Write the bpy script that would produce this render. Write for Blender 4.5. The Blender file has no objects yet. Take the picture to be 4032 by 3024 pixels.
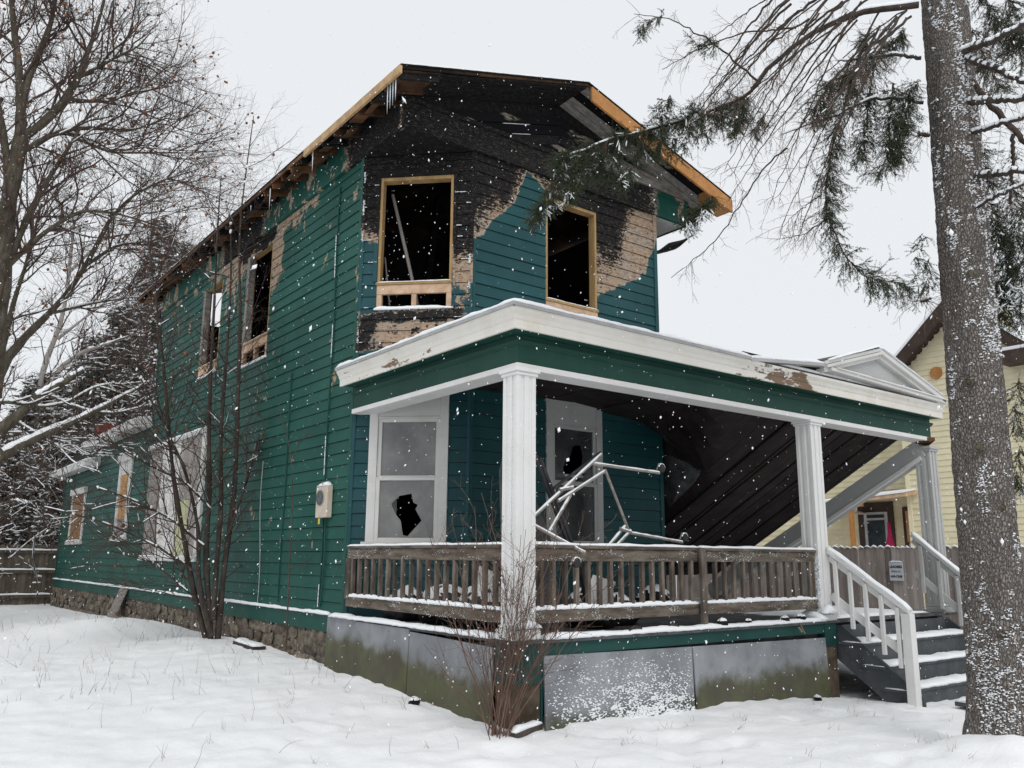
import bpy, math, random
import numpy as np
from mathutils import Matrix, Vector, Euler
S = bpy.context.scene
COL = S.collection
R = math.radians
random.seed(7); RNG = np.random.default_rng(11)

# ------------------------------------------------------------ camera
F_PX, PITCH, YAW, ROLL = 3320.0, R(11.62), R(37.4), R(0.45)
fwd = Vector((math.sin(YAW)*math.cos(PITCH), math.cos(YAW)*math.cos(PITCH), math.sin(PITCH)))
rgt = Vector((math.cos(YAW), -math.sin(YAW), 0)); upv = rgt.cross(fwd)
r2 = rgt*math.cos(ROLL)+upv*math.sin(ROLL); u2 = upv*math.cos(ROLL)-rgt*math.sin(ROLL)
CAM = Vector((0, 0, 1.65))
cd = bpy.data.cameras.new('camera'); cam = bpy.data.objects.new('camera', cd); COL.objects.link(cam)
cd.sensor_width = 36; cd.lens = F_PX/4032*36; cd.clip_end = 3000; cd.clip_start = 0.05
cam.matrix_world = Matrix(((r2.x, u2.x, -fwd.x, CAM.x), (r2.y, u2.y, -fwd.y, CAM.y), (r2.z, u2.z, -fwd.z, CAM.z), (0, 0, 0, 1)))
S.camera = cam
# ------------------------------------------------------------ overcast sky, weak soft sun
SUN_EL, SUN_AZ = R(48), R(-28)            # azimuth measured from -Y (in front of the house) towards -X
sun_dir = Vector((math.sin(SUN_AZ)*math.cos(SUN_EL), -math.cos(SUN_AZ)*math.cos(SUN_EL), math.sin(SUN_EL)))
W = bpy.data.worlds.new('World'); S.world = W; W.use_nodes = True
wn = W.node_tree; bg = wn.nodes['Background']
sky = wn.nodes.new('ShaderNodeTexSky'); sky.sky_type = 'NISHITA'; sky.sun_disc = False
sky.sun_elevation = SUN_EL; sky.sun_rotation = math.atan2(sun_dir.x, sun_dir.y); sky.dust_density = 6
hs = wn.nodes.new('ShaderNodeHueSaturation'); hs.inputs['Saturation'].default_value = 0.12
mx = wn.nodes.new('ShaderNodeMix'); mx.data_type = 'RGBA'; mx.inputs[0].default_value = 0.93
mx.inputs[7].default_value = (8.05, 8.3, 8.6, 1)
wn.links.new(sky.outputs[0], hs.inputs['Color']); wn.links.new(hs.outputs[0], mx.inputs[6]); wn.links.new(mx.outputs[2], bg.inputs['Color'])
bg.inputs['Strength'].default_value = 0.1
sl = bpy.data.lights.new('sun', 'SUN'); so = bpy.data.objects.new('sun', sl); COL.objects.link(so)
sl.energy = 0.95; sl.angle = R(25); sl.color = (1, 0.97, 0.93)
so.rotation_euler = sun_dir.to_track_quat('Z', 'Y').to_euler()
S.view_settings.view_transform = 'Standard'; S.view_settings.look = 'None'; S.view_settings.exposure = 0.11; S.view_settings.gamma = 1
S.cycles.max_bounces = 6; S.cycles.diffuse_bounces = 3; S.cycles.transparent_max_bounces = 8
S.render.engine = 'CYCLES'

# ------------------------------------------------------------ helpers: objects
def reg(o, label=None, cat=None, group=None, kind=None):
    if label: o['label'] = label
    if cat: o['category'] = cat
    if group: o['group'] = group
    if kind: o['kind'] = kind
    return o
def thing(name, label, cat, loc, group=None):
    o = bpy.data.objects.new(name, None); COL.objects.link(o); o.location = loc; o.empty_display_size = 0.2
    return reg(o, label, cat, group)
def is_root(o): return o is not None and o.type == 'EMPTY'
def mesh_np(name, V, F3=None, F4=None, smooth=False, mats=()):
    me = bpy.data.meshes.new(name); V = np.asarray(V, np.float32).reshape(-1, 3)
    me.vertices.add(len(V)); me.vertices.foreach_set('co', V.ravel())
    idx = []; st = []; off = 0
    for F, k in ((F3, 3), (F4, 4)):
        if F is not None and len(F):
            F = np.asarray(F, np.int32).reshape(-1, k); idx.append(F.ravel()); st.append(off+np.arange(len(F))*k); off += F.size
    idx = np.concatenate(idx); st = np.concatenate(st).astype(np.int32)
    me.loops.add(len(idx)); me.loops.foreach_set('vertex_index', idx.astype(np.int32))
    me.polygons.add(len(st)); me.polygons.foreach_set('loop_start', st)
    for m in mats: me.materials.append(m)
    me.update(calc_edges=True); me.validate()
    if smooth: me.polygons.foreach_set('use_smooth', np.ones(len(me.polygons), bool))
    return me
def attach(o, parent):
    COL.objects.link(o)
    if parent is not None:
        o.parent = parent
        if is_root(parent): o.matrix_parent_inverse = Matrix.Translation(-Vector(parent.location))
    return o
def add(name, me, parent=None, loc=None, rot=None, scale=None, label=None, cat=None, group=None, kind=None):
    o = bpy.data.objects.new(name, me); attach(o, parent)
    if loc is not None: o.location = loc
    if rot is not None: o.rotation_euler = rot
    if scale is not None: o.scale = scale
    return reg(o, label, cat, group, kind)
class MB:
    def __init__(s): s.v = []; s.f = []
    def poly(s, pts, faces):
        b = len(s.v); s.v += [tuple(p) for p in pts]; s.f += [tuple(b+i for i in f) for f in faces]
    def hexa(s, p):   # 4 bottom, 4 top, same winding
        s.poly(p, [(3, 2, 1, 0), (4, 5, 6, 7), (0, 1, 5, 4), (1, 2, 6, 5), (2, 3, 7, 6), (3, 0, 4, 7)])
    def box(s, x0, y0, z0, x1, y1, z1):
        s.hexa([(x0, y0, z0), (x1, y0, z0), (x1, y1, z0), (x0, y1, z0), (x0, y0, z1), (x1, y0, z1), (x1, y1, z1), (x0, y1, z1)])
    def beam(s, a, b, w, h, up=(0, 0, 1), w2=None, h2=None):
        a = Vector(a); b = Vector(b); t = (b-a).normalized(); u = Vector(up); sd = t.cross(u).normalized(); u = sd.cross(t)
        w2 = w if w2 is None else w2; h2 = h if h2 is None else h2
        def ring(c, w, h): return [c-sd*w/2-u*h/2, c+sd*w/2-u*h/2, c+sd*w/2+u*h/2, c-sd*w/2+u*h/2]
        s.hexa(ring(a, w, h)+ring(b, w2, h2))
    def prism(s, base, ex):
        ex = Vector(ex); n = len(base); base = [Vector(p) for p in base]
        s.poly(base+[p+ex for p in base], [tuple(range(n))[::-1], tuple(range(n, 2*n))]+[(i, (i+1) % n, (i+1) % n+n, i+n) for i in range(n)])
    def tube(s, pts, rad, n=8, cap=True):
        pts = [Vector(p) for p in pts]; m = len(pts)
        if not hasattr(rad, '__len__'): rad = [rad]*m
        b = len(s.v); ref = Vector((0.31, 0.2, 0.93))
        for i, p in enumerate(pts):
            t = (pts[min(i+1, m-1)]-pts[max(i-1, 0)]).normalized()
            a = t.cross(ref if abs(t.dot(ref)) < 0.95 else Vector((1, 0, 0))).normalized(); c = t.cross(a)
            for k in range(n):
                an = 2*math.pi*k/n; s.v.append(tuple(p+(a*math.cos(an)+c*math.sin(an))*rad[i]))
        for i in range(m-1):
            for k in range(n):
                k2 = (k+1) % n; s.f.append((b+i*n+k, b+i*n+k2, b+(i+1)*n+k2, b+(i+1)*n+k))
        if cap: s.f.append(tuple(b+k for k in range(n))[::-1]); s.f.append(tuple(b+(m-1)*n+k for k in range(n)))
    def build(s, name, mat, parent=None, smooth=False, **kw):
        me = bpy.data.meshes.new(name); me.from_pydata(s.v, [], s.f); me.materials.append(mat); me.update()
        if smooth:
            me.polygons.foreach_set('use_smooth', np.ones(len(me.polygons), bool))
        return add(name, me, parent, **kw)
    def build_at(s, name, mat, loc, **kw):
        L = Vector(loc); s.v = [tuple(Vector(v)-L) for v in s.v]
        return s.build(name, mat, None, loc=loc, **kw)
def bevel(o, w=0.006, seg=1):
    m = o.modifiers.new('bevel', 'BEVEL'); m.width = w; m.segments = seg; m.limit_method = 'ANGLE'; return o

# numpy value noise
_tab = RNG.random((64, 64, 8))
def vn(x, y, k=0):
    xi = np.floor(x).astype(int); yi = np.floor(y).astype(int); fx = x-xi; fy = y-yi
    fx = fx*fx*(3-2*fx); fy = fy*fy*(3-2*fy); T = _tab[:, :, k]
    a = T[xi % 64, yi % 64]; b = T[(xi+1) % 64, yi % 64]; c = T[xi % 64, (yi+1) % 64]; d = T[(xi+1) % 64, (yi+1) % 64]
    return (a*(1-fx)+b*fx)*(1-fy)+(c*(1-fx)+d*fx)*fy
def fbm(x, y, o=4, k=0):
    s = 0; a = .5
    for i in range(o): s = s+a*vn(x*2**i+i*7.3, y*2**i+i*3.1, (k+i) % 8); a *= .5
    return s
# icosahedron for lumps
_p = (1+5**.5)/2
ICO = np.array([(-1, _p, 0), (1, _p, 0), (-1, -_p, 0), (1, -_p, 0), (0, -1, _p), (0, 1, _p), (0, -1, -_p), (0, 1, -_p), (_p, 0, -1), (_p, 0, 1), (-_p, 0, -1), (-_p, 0, 1)])/1.902
ICF = np.array([(0, 11, 5), (0, 5, 1), (0, 1, 7), (0, 7, 10), (0, 10, 11), (1, 5, 9), (5, 11, 4), (11, 10, 2), (10, 7, 6), (7, 1, 8), (3, 9, 4), (3, 4, 2), (3, 2, 6), (3, 6, 8), (3, 8, 9), (4, 9, 5), (2, 4, 11), (6, 2, 10), (8, 6, 7), (9, 8, 1)])
def blobs(P, size, rng=RNG, jit=.3, ax=(1, 1, 1)):
    P = np.asarray(P, float).reshape(-1, 3); n = len(P)
    size = np.asarray(size, float); size = np.full((n, 1), size) if size.ndim == 0 else size
    if size.ndim == 1: size = size[:, None]
    V = ICO[None]*(1+jit*(rng.random((n, 12, 1))-.5)*2)
    V = V*(np.array(ax)*size if size.shape[1] == 1 else size)[:, None, :]
    V = V+P[:, None, :]
    F = ICF[None]+np.arange(n)[:, None, None]*12
    return V.reshape(-1, 3), F.reshape(-1, 3)
OCT = np.array([(1, 0, 0), (-1, 0, 0), (0, 1, 0), (0, -1, 0), (0, 0, 1), (0, 0, -1)], float)
OCF = np.array([(0, 2, 4), (2, 1, 4), (1, 3, 4), (3, 0, 4), (2, 0, 5), (1, 2, 5), (3, 1, 5), (0, 3, 5)])

# batch tubes: P [N,n,3], Rad [N,n]
def tubes(P, Rad, sides=4):
    P = np.asarray(P, float); N, n, _ = P.shape
    T = np.empty_like(P); T[:, 1:-1] = P[:, 2:]-P[:, :-2]; T[:, 0] = P[:, 1]-P[:, 0]; T[:, -1] = P[:, -1]-P[:, -2]
    T /= np.linalg.norm(T, axis=2, keepdims=True)+1e-9
    ref = np.where(np.abs(T[:, :1, 2:3]) > .9, np.array([1., 0, 0]), np.array([0, 0, 1.]))
    A = np.cross(T, np.broadcast_to(ref, T.shape)); A /= np.linalg.norm(A, axis=2, keepdims=True)+1e-9
    B = np.cross(T, A); an = np.arange(sides)*2*np.pi/sides
    V = P[:, :, None]+(A[:, :, None]*np.cos(an)[:, None]+B[:, :, None]*np.sin(an)[:, None])*Rad[:, :, None, None]
    i = np.arange(N)[:, None, None]*n*sides+np.arange(n-1)[None, :, None]*sides
    k = np.arange(sides)[None, None]; k2 = (k+1) % sides
    F = np.stack([i+k, i+k2, i+sides+k2, i+sides+k], -1)
    return V.reshape(-1, 3), F.reshape(-1, 4)
def cat_mesh(parts):
    V = []; F3 = []; F4 = []; o = 0
    for v, f in parts:
        if len(v) == 0: continue
        V.append(v); (F3 if f.shape[1] == 3 else F4).append(f+o); o += len(v)
    return np.concatenate(V), (np.concatenate(F3) if F3 else None), (np.concatenate(F4) if F4 else None)

# ------------------------------------------------------------ helpers: materials
class V_:
    def __init__(s, b, k): s.b = b; s.k = k
    def __add__(s, o): return s.b.m('ADD', s, o)
    __radd__ = __add__
    def __sub__(s, o): return s.b.m('SUBTRACT', s, o)
    def __rsub__(s, o): return s.b.m('SUBTRACT', o, s)
    def __mul__(s, o): return s.b.m('MULTIPLY', s, o)
    __rmul__ = __mul__
    def __truediv__(s, o): return s.b.m('DIVIDE', s, o)
class Bm:
    def __init__(s, name, rough=.8, spec=.3):
        s.mat = bpy.data.materials.new(name); s.mat.use_nodes = True; s.nt = s.mat.node_tree
        s.bs = s.nt.nodes['Principled BSDF']; s.bs.inputs['Roughness'].default_value = rough; s.bs.inputs['Specular IOR Level'].default_value = spec
        s._pos = None; s._h = None
    def n(s, t, **k):
        x = s.nt.nodes.new(t)
        for a, b in k.items(): setattr(x, a, b)
        return x
    def con(s, v, sock):
        if isinstance(v, V_): s.nt.links.new(v.k, sock)
        elif isinstance(v, (tuple, list)):
            sock.default_value = tuple(v)+((1,) if len(v) == 3 and sock.type == 'RGBA' else ())
        else: sock.default_value = v
    def m(s, op, a, b=None, clamp=False):
        x = s.n('ShaderNodeMath', operation=op, use_clamp=clamp); s.con(a, x.inputs[0])
        if b is not None: s.con(b, x.inputs[1])
        return V_(s, x.outputs[0])
    def pos(s, which='world'):
        if s._pos is None: s._pos = V_(s, s.n('ShaderNodeNewGeometry').outputs['Position'])
        return s._pos
    def obj(s): return V_(s, s.n('ShaderNodeTexCoord').outputs['Object'])
    def rnd(s): return V_(s, s.n('ShaderNodeObjectInfo').outputs['Random'])
    def normal(s):
        x = s.n('ShaderNodeSeparateXYZ'); s.con(V_(s, s.n('ShaderNodeNewGeometry').outputs['Normal']), x.inputs[0]); return [V_(s, o) for o in x.outputs]
    def xyz(s, v=None):
        x = s.n('ShaderNodeSeparateXYZ'); s.con(v or s.pos(), x.inputs[0]); return [V_(s, o) for o in x.outputs]
    def sc(s, v, k):
        x = s.n('ShaderNodeVectorMath', operation='MULTIPLY'); s.con(v, x.inputs[0]); s.con(k, x.inputs[1]); return V_(s, x.outputs[0])
    def addv(s, v, k):
        x = s.n('ShaderNodeCombineXYZ')
        for i in range(3): s.con(k[i], x.inputs[i])
        y = s.n('ShaderNodeVectorMath', operation='ADD'); s.con(v, y.inputs[0]); s.con(V_(s, x.outputs[0]), y.inputs[1]); return V_(s, y.outputs[0])
    def noise(s, scale, det=4, rough=.6, vec=None, st=None, dist=0):
        vec = vec or s.pos()
        if st: vec = s.sc(vec, st)
        x = s.n('ShaderNodeTexNoise'); s.con(vec, x.inputs['Vector']); x.inputs['Scale'].default_value = scale
        x.inputs['Detail'].default_value = det; x.inputs['Roughness'].default_value = rough; x.inputs['Distortion'].default_value = dist
        return V_(s, x.outputs['Fac'])
    def vor(s, scale, vec=None, st=None, feat='F1', out='Distance'):
        vec = vec or s.pos()
        if st: vec = s.sc(vec, st)
        x = s.n('ShaderNodeTexVoronoi', feature=feat); s.con(vec, x.inputs['Vector']); x.inputs['Scale'].default_value = scale
        return V_(s, x.outputs[out])
    def ss(s, v, lo, hi, a=0., b=1., lin=False):
        x = s.n('ShaderNodeMapRange', interpolation_type='LINEAR' if lin else 'SMOOTHSTEP'); s.con(v, x.inputs[0]); s.con(lo, x.inputs[1]); s.con(hi, x.inputs[2]); s.con(a, x.inputs[3]); s.con(b, x.inputs[4])
        return V_(s, x.outputs[0])
    def pw(s, v, pts):     # piecewise linear function of v
        x0, x1 = pts[0][0], pts[-1][0]; lo = min(p[1] for p in pts); hi = max(p[1] for p in pts)
        t = s.ss(v, x0, x1, lin=True); r = s.n('ShaderNodeValToRGB'); e = r.color_ramp.elements
        while len(e) < len(pts): e.new(.5)
        for i, p in enumerate(pts):
            e[i].position = (p[0]-x0)/(x1-x0); g = (p[1]-lo)/(hi-lo); e[i].color = (g, g, g, 1)
        s.con(t, r.inputs[0]); return V_(s, r.outputs[0])*(hi-lo)+lo
    def mix(s, f, a, b):
        x = s.n('ShaderNodeMix', data_type='RGBA'); s.con(f, x.inputs[0]); s.con(a, x.inputs[6]); s.con(b, x.inputs[7]); return V_(s, x.outputs[2])
    def val(s, c, f):      # scale a colour's value
        x = s.n('ShaderNodeHueSaturation'); s.con(c, x.inputs['Color']); s.con(f, x.inputs['Value']); return V_(s, x.outputs[0])
    def color(s, c): s.con(c, s.bs.inputs['Base Color']); return s
    def rough(s, c): s.con(c, s.bs.inputs['Roughness']); return s
    def bump(s, h, st=.5, d=.01):
        x = s.n('ShaderNodeBump'); x.inputs['Strength'].default_value = st; x.inputs['Distance'].default_value = d; s.con(h, x.inputs['Height'])
        s.nt.links.new(x.outputs[0], s.bs.inputs['Normal']); return s

M = {}
CHAR = (.014, .0135, .014); TAN = (.45, .325, .225); GREY = (.22, .19, .165)
def gmax(b, x, y): return b.m('MAXIMUM', x, y)
def cl01(b, v): return b.m('ADD', v, 0., clamp=True)
def gmin(b, x, y): return b.m('MINIMUM', x, y)
def siding(name, tint, fields):
    """weathered green painted siding; fields(b,x,y,z,n) -> (bare wood mask, char mask)"""
    b = Bm(name, .62, .3); x, y, z = b.xyz()
    big = b.noise(.9, 3); streak = b.noise(7, 4, .6, st=(1, 1, .12)); fine = b.noise(40, 3, .6)
    green = b.mix(b.ss(big, .3, .7), tint, tuple(c*1.25+.006 for c in tint))
    green = b.mix(b.ss(b.noise(1.1, 4, .6), .48, .62)*b.ss(z, 4.6, 6.2)*b.ss(y, 12.5, 15.5)*.5, green, (.05, .115, .095))
    green = b.val(green, .72+streak*.34+b.rnd()*.22)
    bare, char = fields(b, x, y, z)
    grain = b.noise(9, 6, .7, st=(1, 1, 7)); flake = b.noise(26, 5, .7, st=(.6, .6, 1.2))
    wood = b.mix(b.ss(grain, .3, .75), tuple(c*.7 for c in TAN), TAN)
    wood = b.mix(b.ss(b.noise(3.1, 3), .42, .62)*.8, wood, (.34, .285, .235))
    wood = b.mix(b.ss(b.noise(14, 6, .8, st=(.6, .6, 2)), .51, .6)*.7, wood, (.13, .105, .085))
    soot = b.ss(gmax(b, char, bare*.27)+(flake-.5)*2.3+(grain-.5)*.7, .44, .56)
    blk = b.mix(b.ss(b.noise(38, 7, .8, st=(.45, .45, 2.)), .53, .62)*.8, CHAR, (.12, .108, .095))
    c = b.mix(gmax(b, bare, b.ss(char, .3, .5)), green, b.mix(soot, wood, blk))
    chips = b.ss(b.noise(13, 5, .7), .735, .75); c = b.mix(chips*(1-char)*.85, c, (.42, .33, .22))
    b.color(c); b.rough(.55+bare*.3+fine*.1); b.con(b.ss(char, 0., 1., .3, .05), b.bs.inputs['Specular IOR Level'])
    b.bump(fine*.25+grain*.5*bare-bare*.6+b.noise(60, 2)*char*1.4, .5, .006); M[name] = b.mat
G1 = (.0042, .061, .046); G2 = (.0048, .047, .055)
def f_left(b, x, y, z):
    n = b.noise(2.6, 6, .65, st=(1, 1, .75)); top = b.ss(z, 6.55, 7.55); w = b.ss(b.m('ABSOLUTE', y-14.7), 2.6, .9)*b.ss(z, 5.7, 6.9)
    w2 = b.ss(b.m('ABSOLUTE', y-15.8), 2.2, .4)*b.ss(z, 6.6, 7.3)
    rim = b.ss(b.m('ABSOLUTE', y-13.75), .35, .1)*b.ss(z, 5.4, 6.6)
    near = b.ss(y, 10.5, 12.5)
    bare = b.ss(n+top*.12*near+w*.1+rim*.14+w2*.08, .655, .67)
    lo = b.ss(b.noise(3.4, 5, .7)+b.ss(b.m('ABSOLUTE', y-13.3), 1.1, .2)*b.ss(b.m('ABSOLUTE', z-2.0), 1.2, .2)*.1, .73, .75)
    ch = b.ss(b.noise(1.7, 5, .65)+b.ss(b.m('ABSOLUTE', y-14.9), 1.7, .5)*b.ss(z, 6.7, 7.5)*.5, .74, .86)
    return gmax(b, bare, lo), ch
def f_chamfer(b, x, y, z):
    n = b.noise(3.2, 6, .65, st=(1, 1, .7))-.5
    zk = b.pw(x, [(5.29, 6.32), (5.45, 6.18), (5.5, 6.7), (6.2, 6.7), (6.24, 5.8), (6.46, 5.8)])
    zb = b.pw(x, [(5.29, 6.22), (5.45, 6.05), (5.5, 6.6), (6.2, 6.6), (6.24, 5.32), (6.38, 5.35), (6.46, 5.5)])
    ch = cl01(b, (z-zk)*2.2+.5+n*.9); bare = b.ss(z-zb+n*.6, -.02, .03)
    u = gmin(b, b.ss(b.m('ABSOLUTE', x-5.85)+n*.6, .42, .3), b.ss(b.m('ABSOLUTE', z-4.72)+n*.25, .2, .14))
    u = u*b.ss(b.noise(6, 4, .6), .34, .4)
    ch2 = gmin(b, b.ss(b.m('ABSOLUTE', x-5.8)+n*.6, .62, .5), b.ss(b.m('ABSOLUTE', z-4.78)+n*.35, .34, .22))*.86
    sp = b.ss(b.noise(4, 5, .7)+b.ss(x, 6.1, 6.3)*b.ss(z, 6.2, 5.6)*.13, .66, .69)*b.ss(z, 4.9, 5.05)
    return gmax(b, gmax(b, bare, u), sp*.9), gmax(b, ch, ch2*(1-u))
def f_front(b, x, y, z):
    n = b.noise(2.4, 7, .68, st=(1, 1, .8))-.5
    zg = b.pw(x, [(6.45, 6.05), (6.64, 6.2), (6.84, 6.5), (7.15, 6.84), (7.36, 7.25), (7.42, 7.4), (7.6, 7.3), (7.8, 7.15), (8.8, 5.9), (8.86, 5.72), (9.1, 5.78), (9.32, 5.96), (9.63, 6.1), (9.8, 6.22), (9.99, 6.36), (10.1, 6.7), (10.24, 6.95)])
    zk = b.pw(x, [(6.45, 6.25), (6.84, 6.7), (7.15, 7.0), (7.4, 7.45), (7.8, 7.3), (8.8, 6.1), (8.87, 6.05), (9.28, 6.33), (9.4, 6.6), (9.54, 7.0), (9.7, 7.5), (10.24, 7.75)])
    lf = b.ss(x, 7.9, 7.7)
    return b.ss(z-zg+n*.5, -.015, .02), cl01(b, (z-zk)*(.62+lf*.25)+.46+lf*.12+n*1.1)*b.ss(z-zg+n*.5, -.05, .1)
siding('siding_paint_side', G1, f_left); siding('siding_paint_corner', G2, f_chamfer); siding('siding_paint_front', (.0048, .05, .056), f_front)
def f_none(b, x, y, z): return b.ss(b.noise(3, 5, .7), .76, .78), b.ss(b.noise(2, 4), .95, .96)
siding('siding_paint_wing', G1, f_none)
def f_frieze(b, x, y, z):
    n = b.noise(3, 6, .65, st=(1, 1, .7)); fr = b.ss(y, 9.6, 9.3)
    k = gmax(b, gmax(b, fr*b.ss(x+n, 11.2, 10.2), b.ss(y+n*1.2, 12.2, 11.2)*(1-fr)), b.ss(b.m('ABSOLUTE', y-15.6)+n, 1.9, 1.2))
    return b.ss(n+b.ss(y, 10.5, 12)*.08+b.ss(x, 9.6, 10.6)*.05, .63, .645), k
siding('frieze_paint', G1, f_frieze)
def f_porch(b, x, y, z): return b.ss(b.noise(5, 5, .7), .8, .81), b.ss(b.noise(2), .97, .98)
siding('porch_green', (.005, .046, .032), f_porch)
siding('skirt_green', (.005, .045, .04), f_porch)

def simple(name, c1, c2, scale=3, st=None, rough=.8, bump=.4, bs=30, spec=.3, rv=.2, det=5, lo=.3, hi=.7, bd=.006):
    b = Bm(name, rough, spec); n = b.noise(scale, det, .65, st=st); c = b.mix(b.ss(n, lo, hi), c1, c2)
    if rv: c = b.val(c, 1-rv/2+b.rnd()*rv)
    b.color(c); b.bump(b.noise(bs, 4, .65, st=st), bump, bd); M[name] = b.mat; return b
simple('char_wood', (.009, .009, .0095), (.04, .036, .033), 14, rough=.75, bump=1., bs=45, lo=.4, hi=.85, spec=.15)
simple('char_pale', (.008, .008, .009), (.25, .22, .175), 2.6, st=(.6, 1, 2.6), rough=.85, bump=1., bs=30, lo=.56, hi=.66, spec=.1, det=10, rv=.5)
simple('grey_wood', (.13, .12, .11), (.3, .275, .25), 5, st=(1, 4, 4), rough=.85, bs=30, lo=.3, hi=.75)
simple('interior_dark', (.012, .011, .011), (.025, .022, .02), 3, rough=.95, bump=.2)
simple('rafter_wood', (.03, .016, .009), (.17, .08, .035), 2.2, rough=.8, rv=.9, lo=.35, hi=.7)
simple('deck_under', (.012, .009, .008), (.10, .05, .025), 1.3, rough=.85, lo=.45, hi=.7)
simple('new_lumber', (.28, .175, .07), (.42, .28, .13), 5, st=(1, 1, .3), rough=.7, rv=.25)
simple('pale_lumber', (.46, .30, .19), (.66, .47, .33), 6, st=(1, 1, 1), rough=.75, rv=.2)
simple('eave_lumber', (.36, .22, .11), (.55, .37, .2), 4, rough=.7)
simple('orange_board', (.34, .155, .045), (.48, .225, .075), 3, rough=.65, bump=.15)
simple('weathered_wood', (.055, .043, .035), (.2, .165, .135), 7, st=(1, 1, .35), rough=.85, bump=.7, bs=40, rv=.45, lo=.3, hi=.75)
simple('rail_wood', (.06, .047, .036), (.2, .17, .135), 5, st=(.5, .5, 3), rough=.85, bump=.7, bs=40, lo=.3, hi=.75)
simple('deck_wood', (.045, .047, .05), (.11, .112, .115), 5, rough=.8)
simple('stair_paint', (.05, .055, .06), (.085, .092, .1), 4, rough=.65, rv=.1)
simple('ceiling_wood', (.018, .014, .0145), (.034, .027, .0265), 3, rough=.8, rv=.3, spec=.15)
simple('ceiling_seam', (.006, .005, .005), (.011, .01, .01), 3, spec=.1)
simple('stone', (.07, .058, .043), (.25, .21, .165), 7, rough=.95, bump=1.0, bs=22, rv=.7, lo=.3, hi=.75, bd=.02)
simple('mortar', (.075, .062, .046), (.22, .19, .15), 6, rough=.95, bump=1.0, bs=20)
simple('pier', (.05, .036, .024), (.13, .10, .07), 4, rough=.9, bump=.8)
simple('iron_black', (.012, .012, .014), (.03, .03, .033), 9, rough=.5, spec=.4)
simple('frame_tube', (.16, .13, .11), (.3, .28, .26), 12, rough=.5, spec=.5)
simple('rubber', (.02, .02, .02), (.04, .04, .04), 9, rough=.7)
simple('meter_box', (.55, .47, .38), (.64, .56, .46), 6, rough=.5, bump=.1)
simple('meter_glass', (.03, .035, .04), (.09, .1, .11), 30, rough=.15, spec=.6)
simple('yellow_tag', (.7, .5, .05), (.7, .5, .05), 3)
simple('cable', (.006, .05, .04), (.012, .07, .055), 8, rough=.6)
simple('plastic_black', (.008, .008, .01), (.02, .02, .024), 5, rough=.45, spec=.5, bump=.8, bs=14, bd=.03)
simple('curtain', (.5, .5, .47), (.62, .61, .58), 2)
simple('bark', (.05, .042, .03), (.13, .115, .085), 9, st=(1, 1, .35), rough=.95, bump=1, bs=30)
simple('bark_dark', (.032, .026, .022), (.085, .068, .058), 9, st=(1, 1, .35), rough=.95, bump=1, bs=30)
simple('twig', (.055, .036, .03), (.1, .068, .058), 6, rough=.9, bump=0)
simple('twig_red', (.10, .06, .045), (.17, .11, .085), 6, rough=.9, bump=0)
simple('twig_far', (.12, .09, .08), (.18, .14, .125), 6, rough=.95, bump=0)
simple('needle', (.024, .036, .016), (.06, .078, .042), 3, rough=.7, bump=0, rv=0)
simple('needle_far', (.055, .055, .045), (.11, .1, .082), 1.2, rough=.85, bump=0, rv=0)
simple('dry_leaf', (.16, .06, .03), (.25, .11, .05), 3, rough=.9)
simple('dry_grass', (.22, .17, .1), (.36, .28, .17), 3, rough=.9, bump=0)
simple('brick', (.2, .045, .03), (.3, .075, .05), 5, rough=.9, bump=.5)
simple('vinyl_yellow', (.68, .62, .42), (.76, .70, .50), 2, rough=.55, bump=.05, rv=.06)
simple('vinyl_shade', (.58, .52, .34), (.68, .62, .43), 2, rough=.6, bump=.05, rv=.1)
simple('brown_trim', (.035, .022, .018), (.06, .038, .03), 4, rough=.6)
simple('plywood', (.42, .23, .09), (.52, .31, .14), 3, st=(1, 1, .3), rough=.75)
simple('plywood_dark', (.18, .1, .05), (.3, .18, .09), 4, st=(1, 1, .25), rough=.85)
simple('fence_wood', (.19, .16, .145), (.33, .29, .265), 3, st=(2, 2, .3), rough=.9, rv=.4, bs=25)
simple('fence_pale', (.30, .26, .24), (.44, .40, .37), 3, st=(2, 2, .3), rough=.9, rv=.25)
simple('fence_dark', (.06, .05, .038), (.13, .11, .085), 3, st=(2, 2, .3), rough=.9, rv=.5)
simple('magenta_cloth', (.28, .01, .06), (.34, .015, .08), 6)
simple('sign_grey', (.55, .57, .6), (.6, .62, .65), 4)
simple('ink', (.02, .025, .035), (.02, .025, .035), 4)
simple('window_dark', (.02, .026, .032), (.05, .06, .07), 2, rough=.12, spec=.6, bump=0)
simple('ice', (.6, .66, .7), (.75, .8, .84), 4, rough=.12, spec=.6, bump=.1)
simple('board_grey', (.045, .045, .046), (.075, .075, .076), 5, rough=.8)
simple('board_white', (.55, .54, .52), (.72, .71, .69), 3, st=(1, 1, .3), rough=.7)
simple('board_lichen', (.34, .35, .2), (.46, .47, .3), 3, rough=.85)
simple('board_taupe', (.22, .2, .185), (.32, .295, .275), 4, st=(1, 1, .3), rough=.85)
simple('metal_grey', (.3, .3, .3), (.4, .4, .4), 4, rough=.5)
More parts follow.
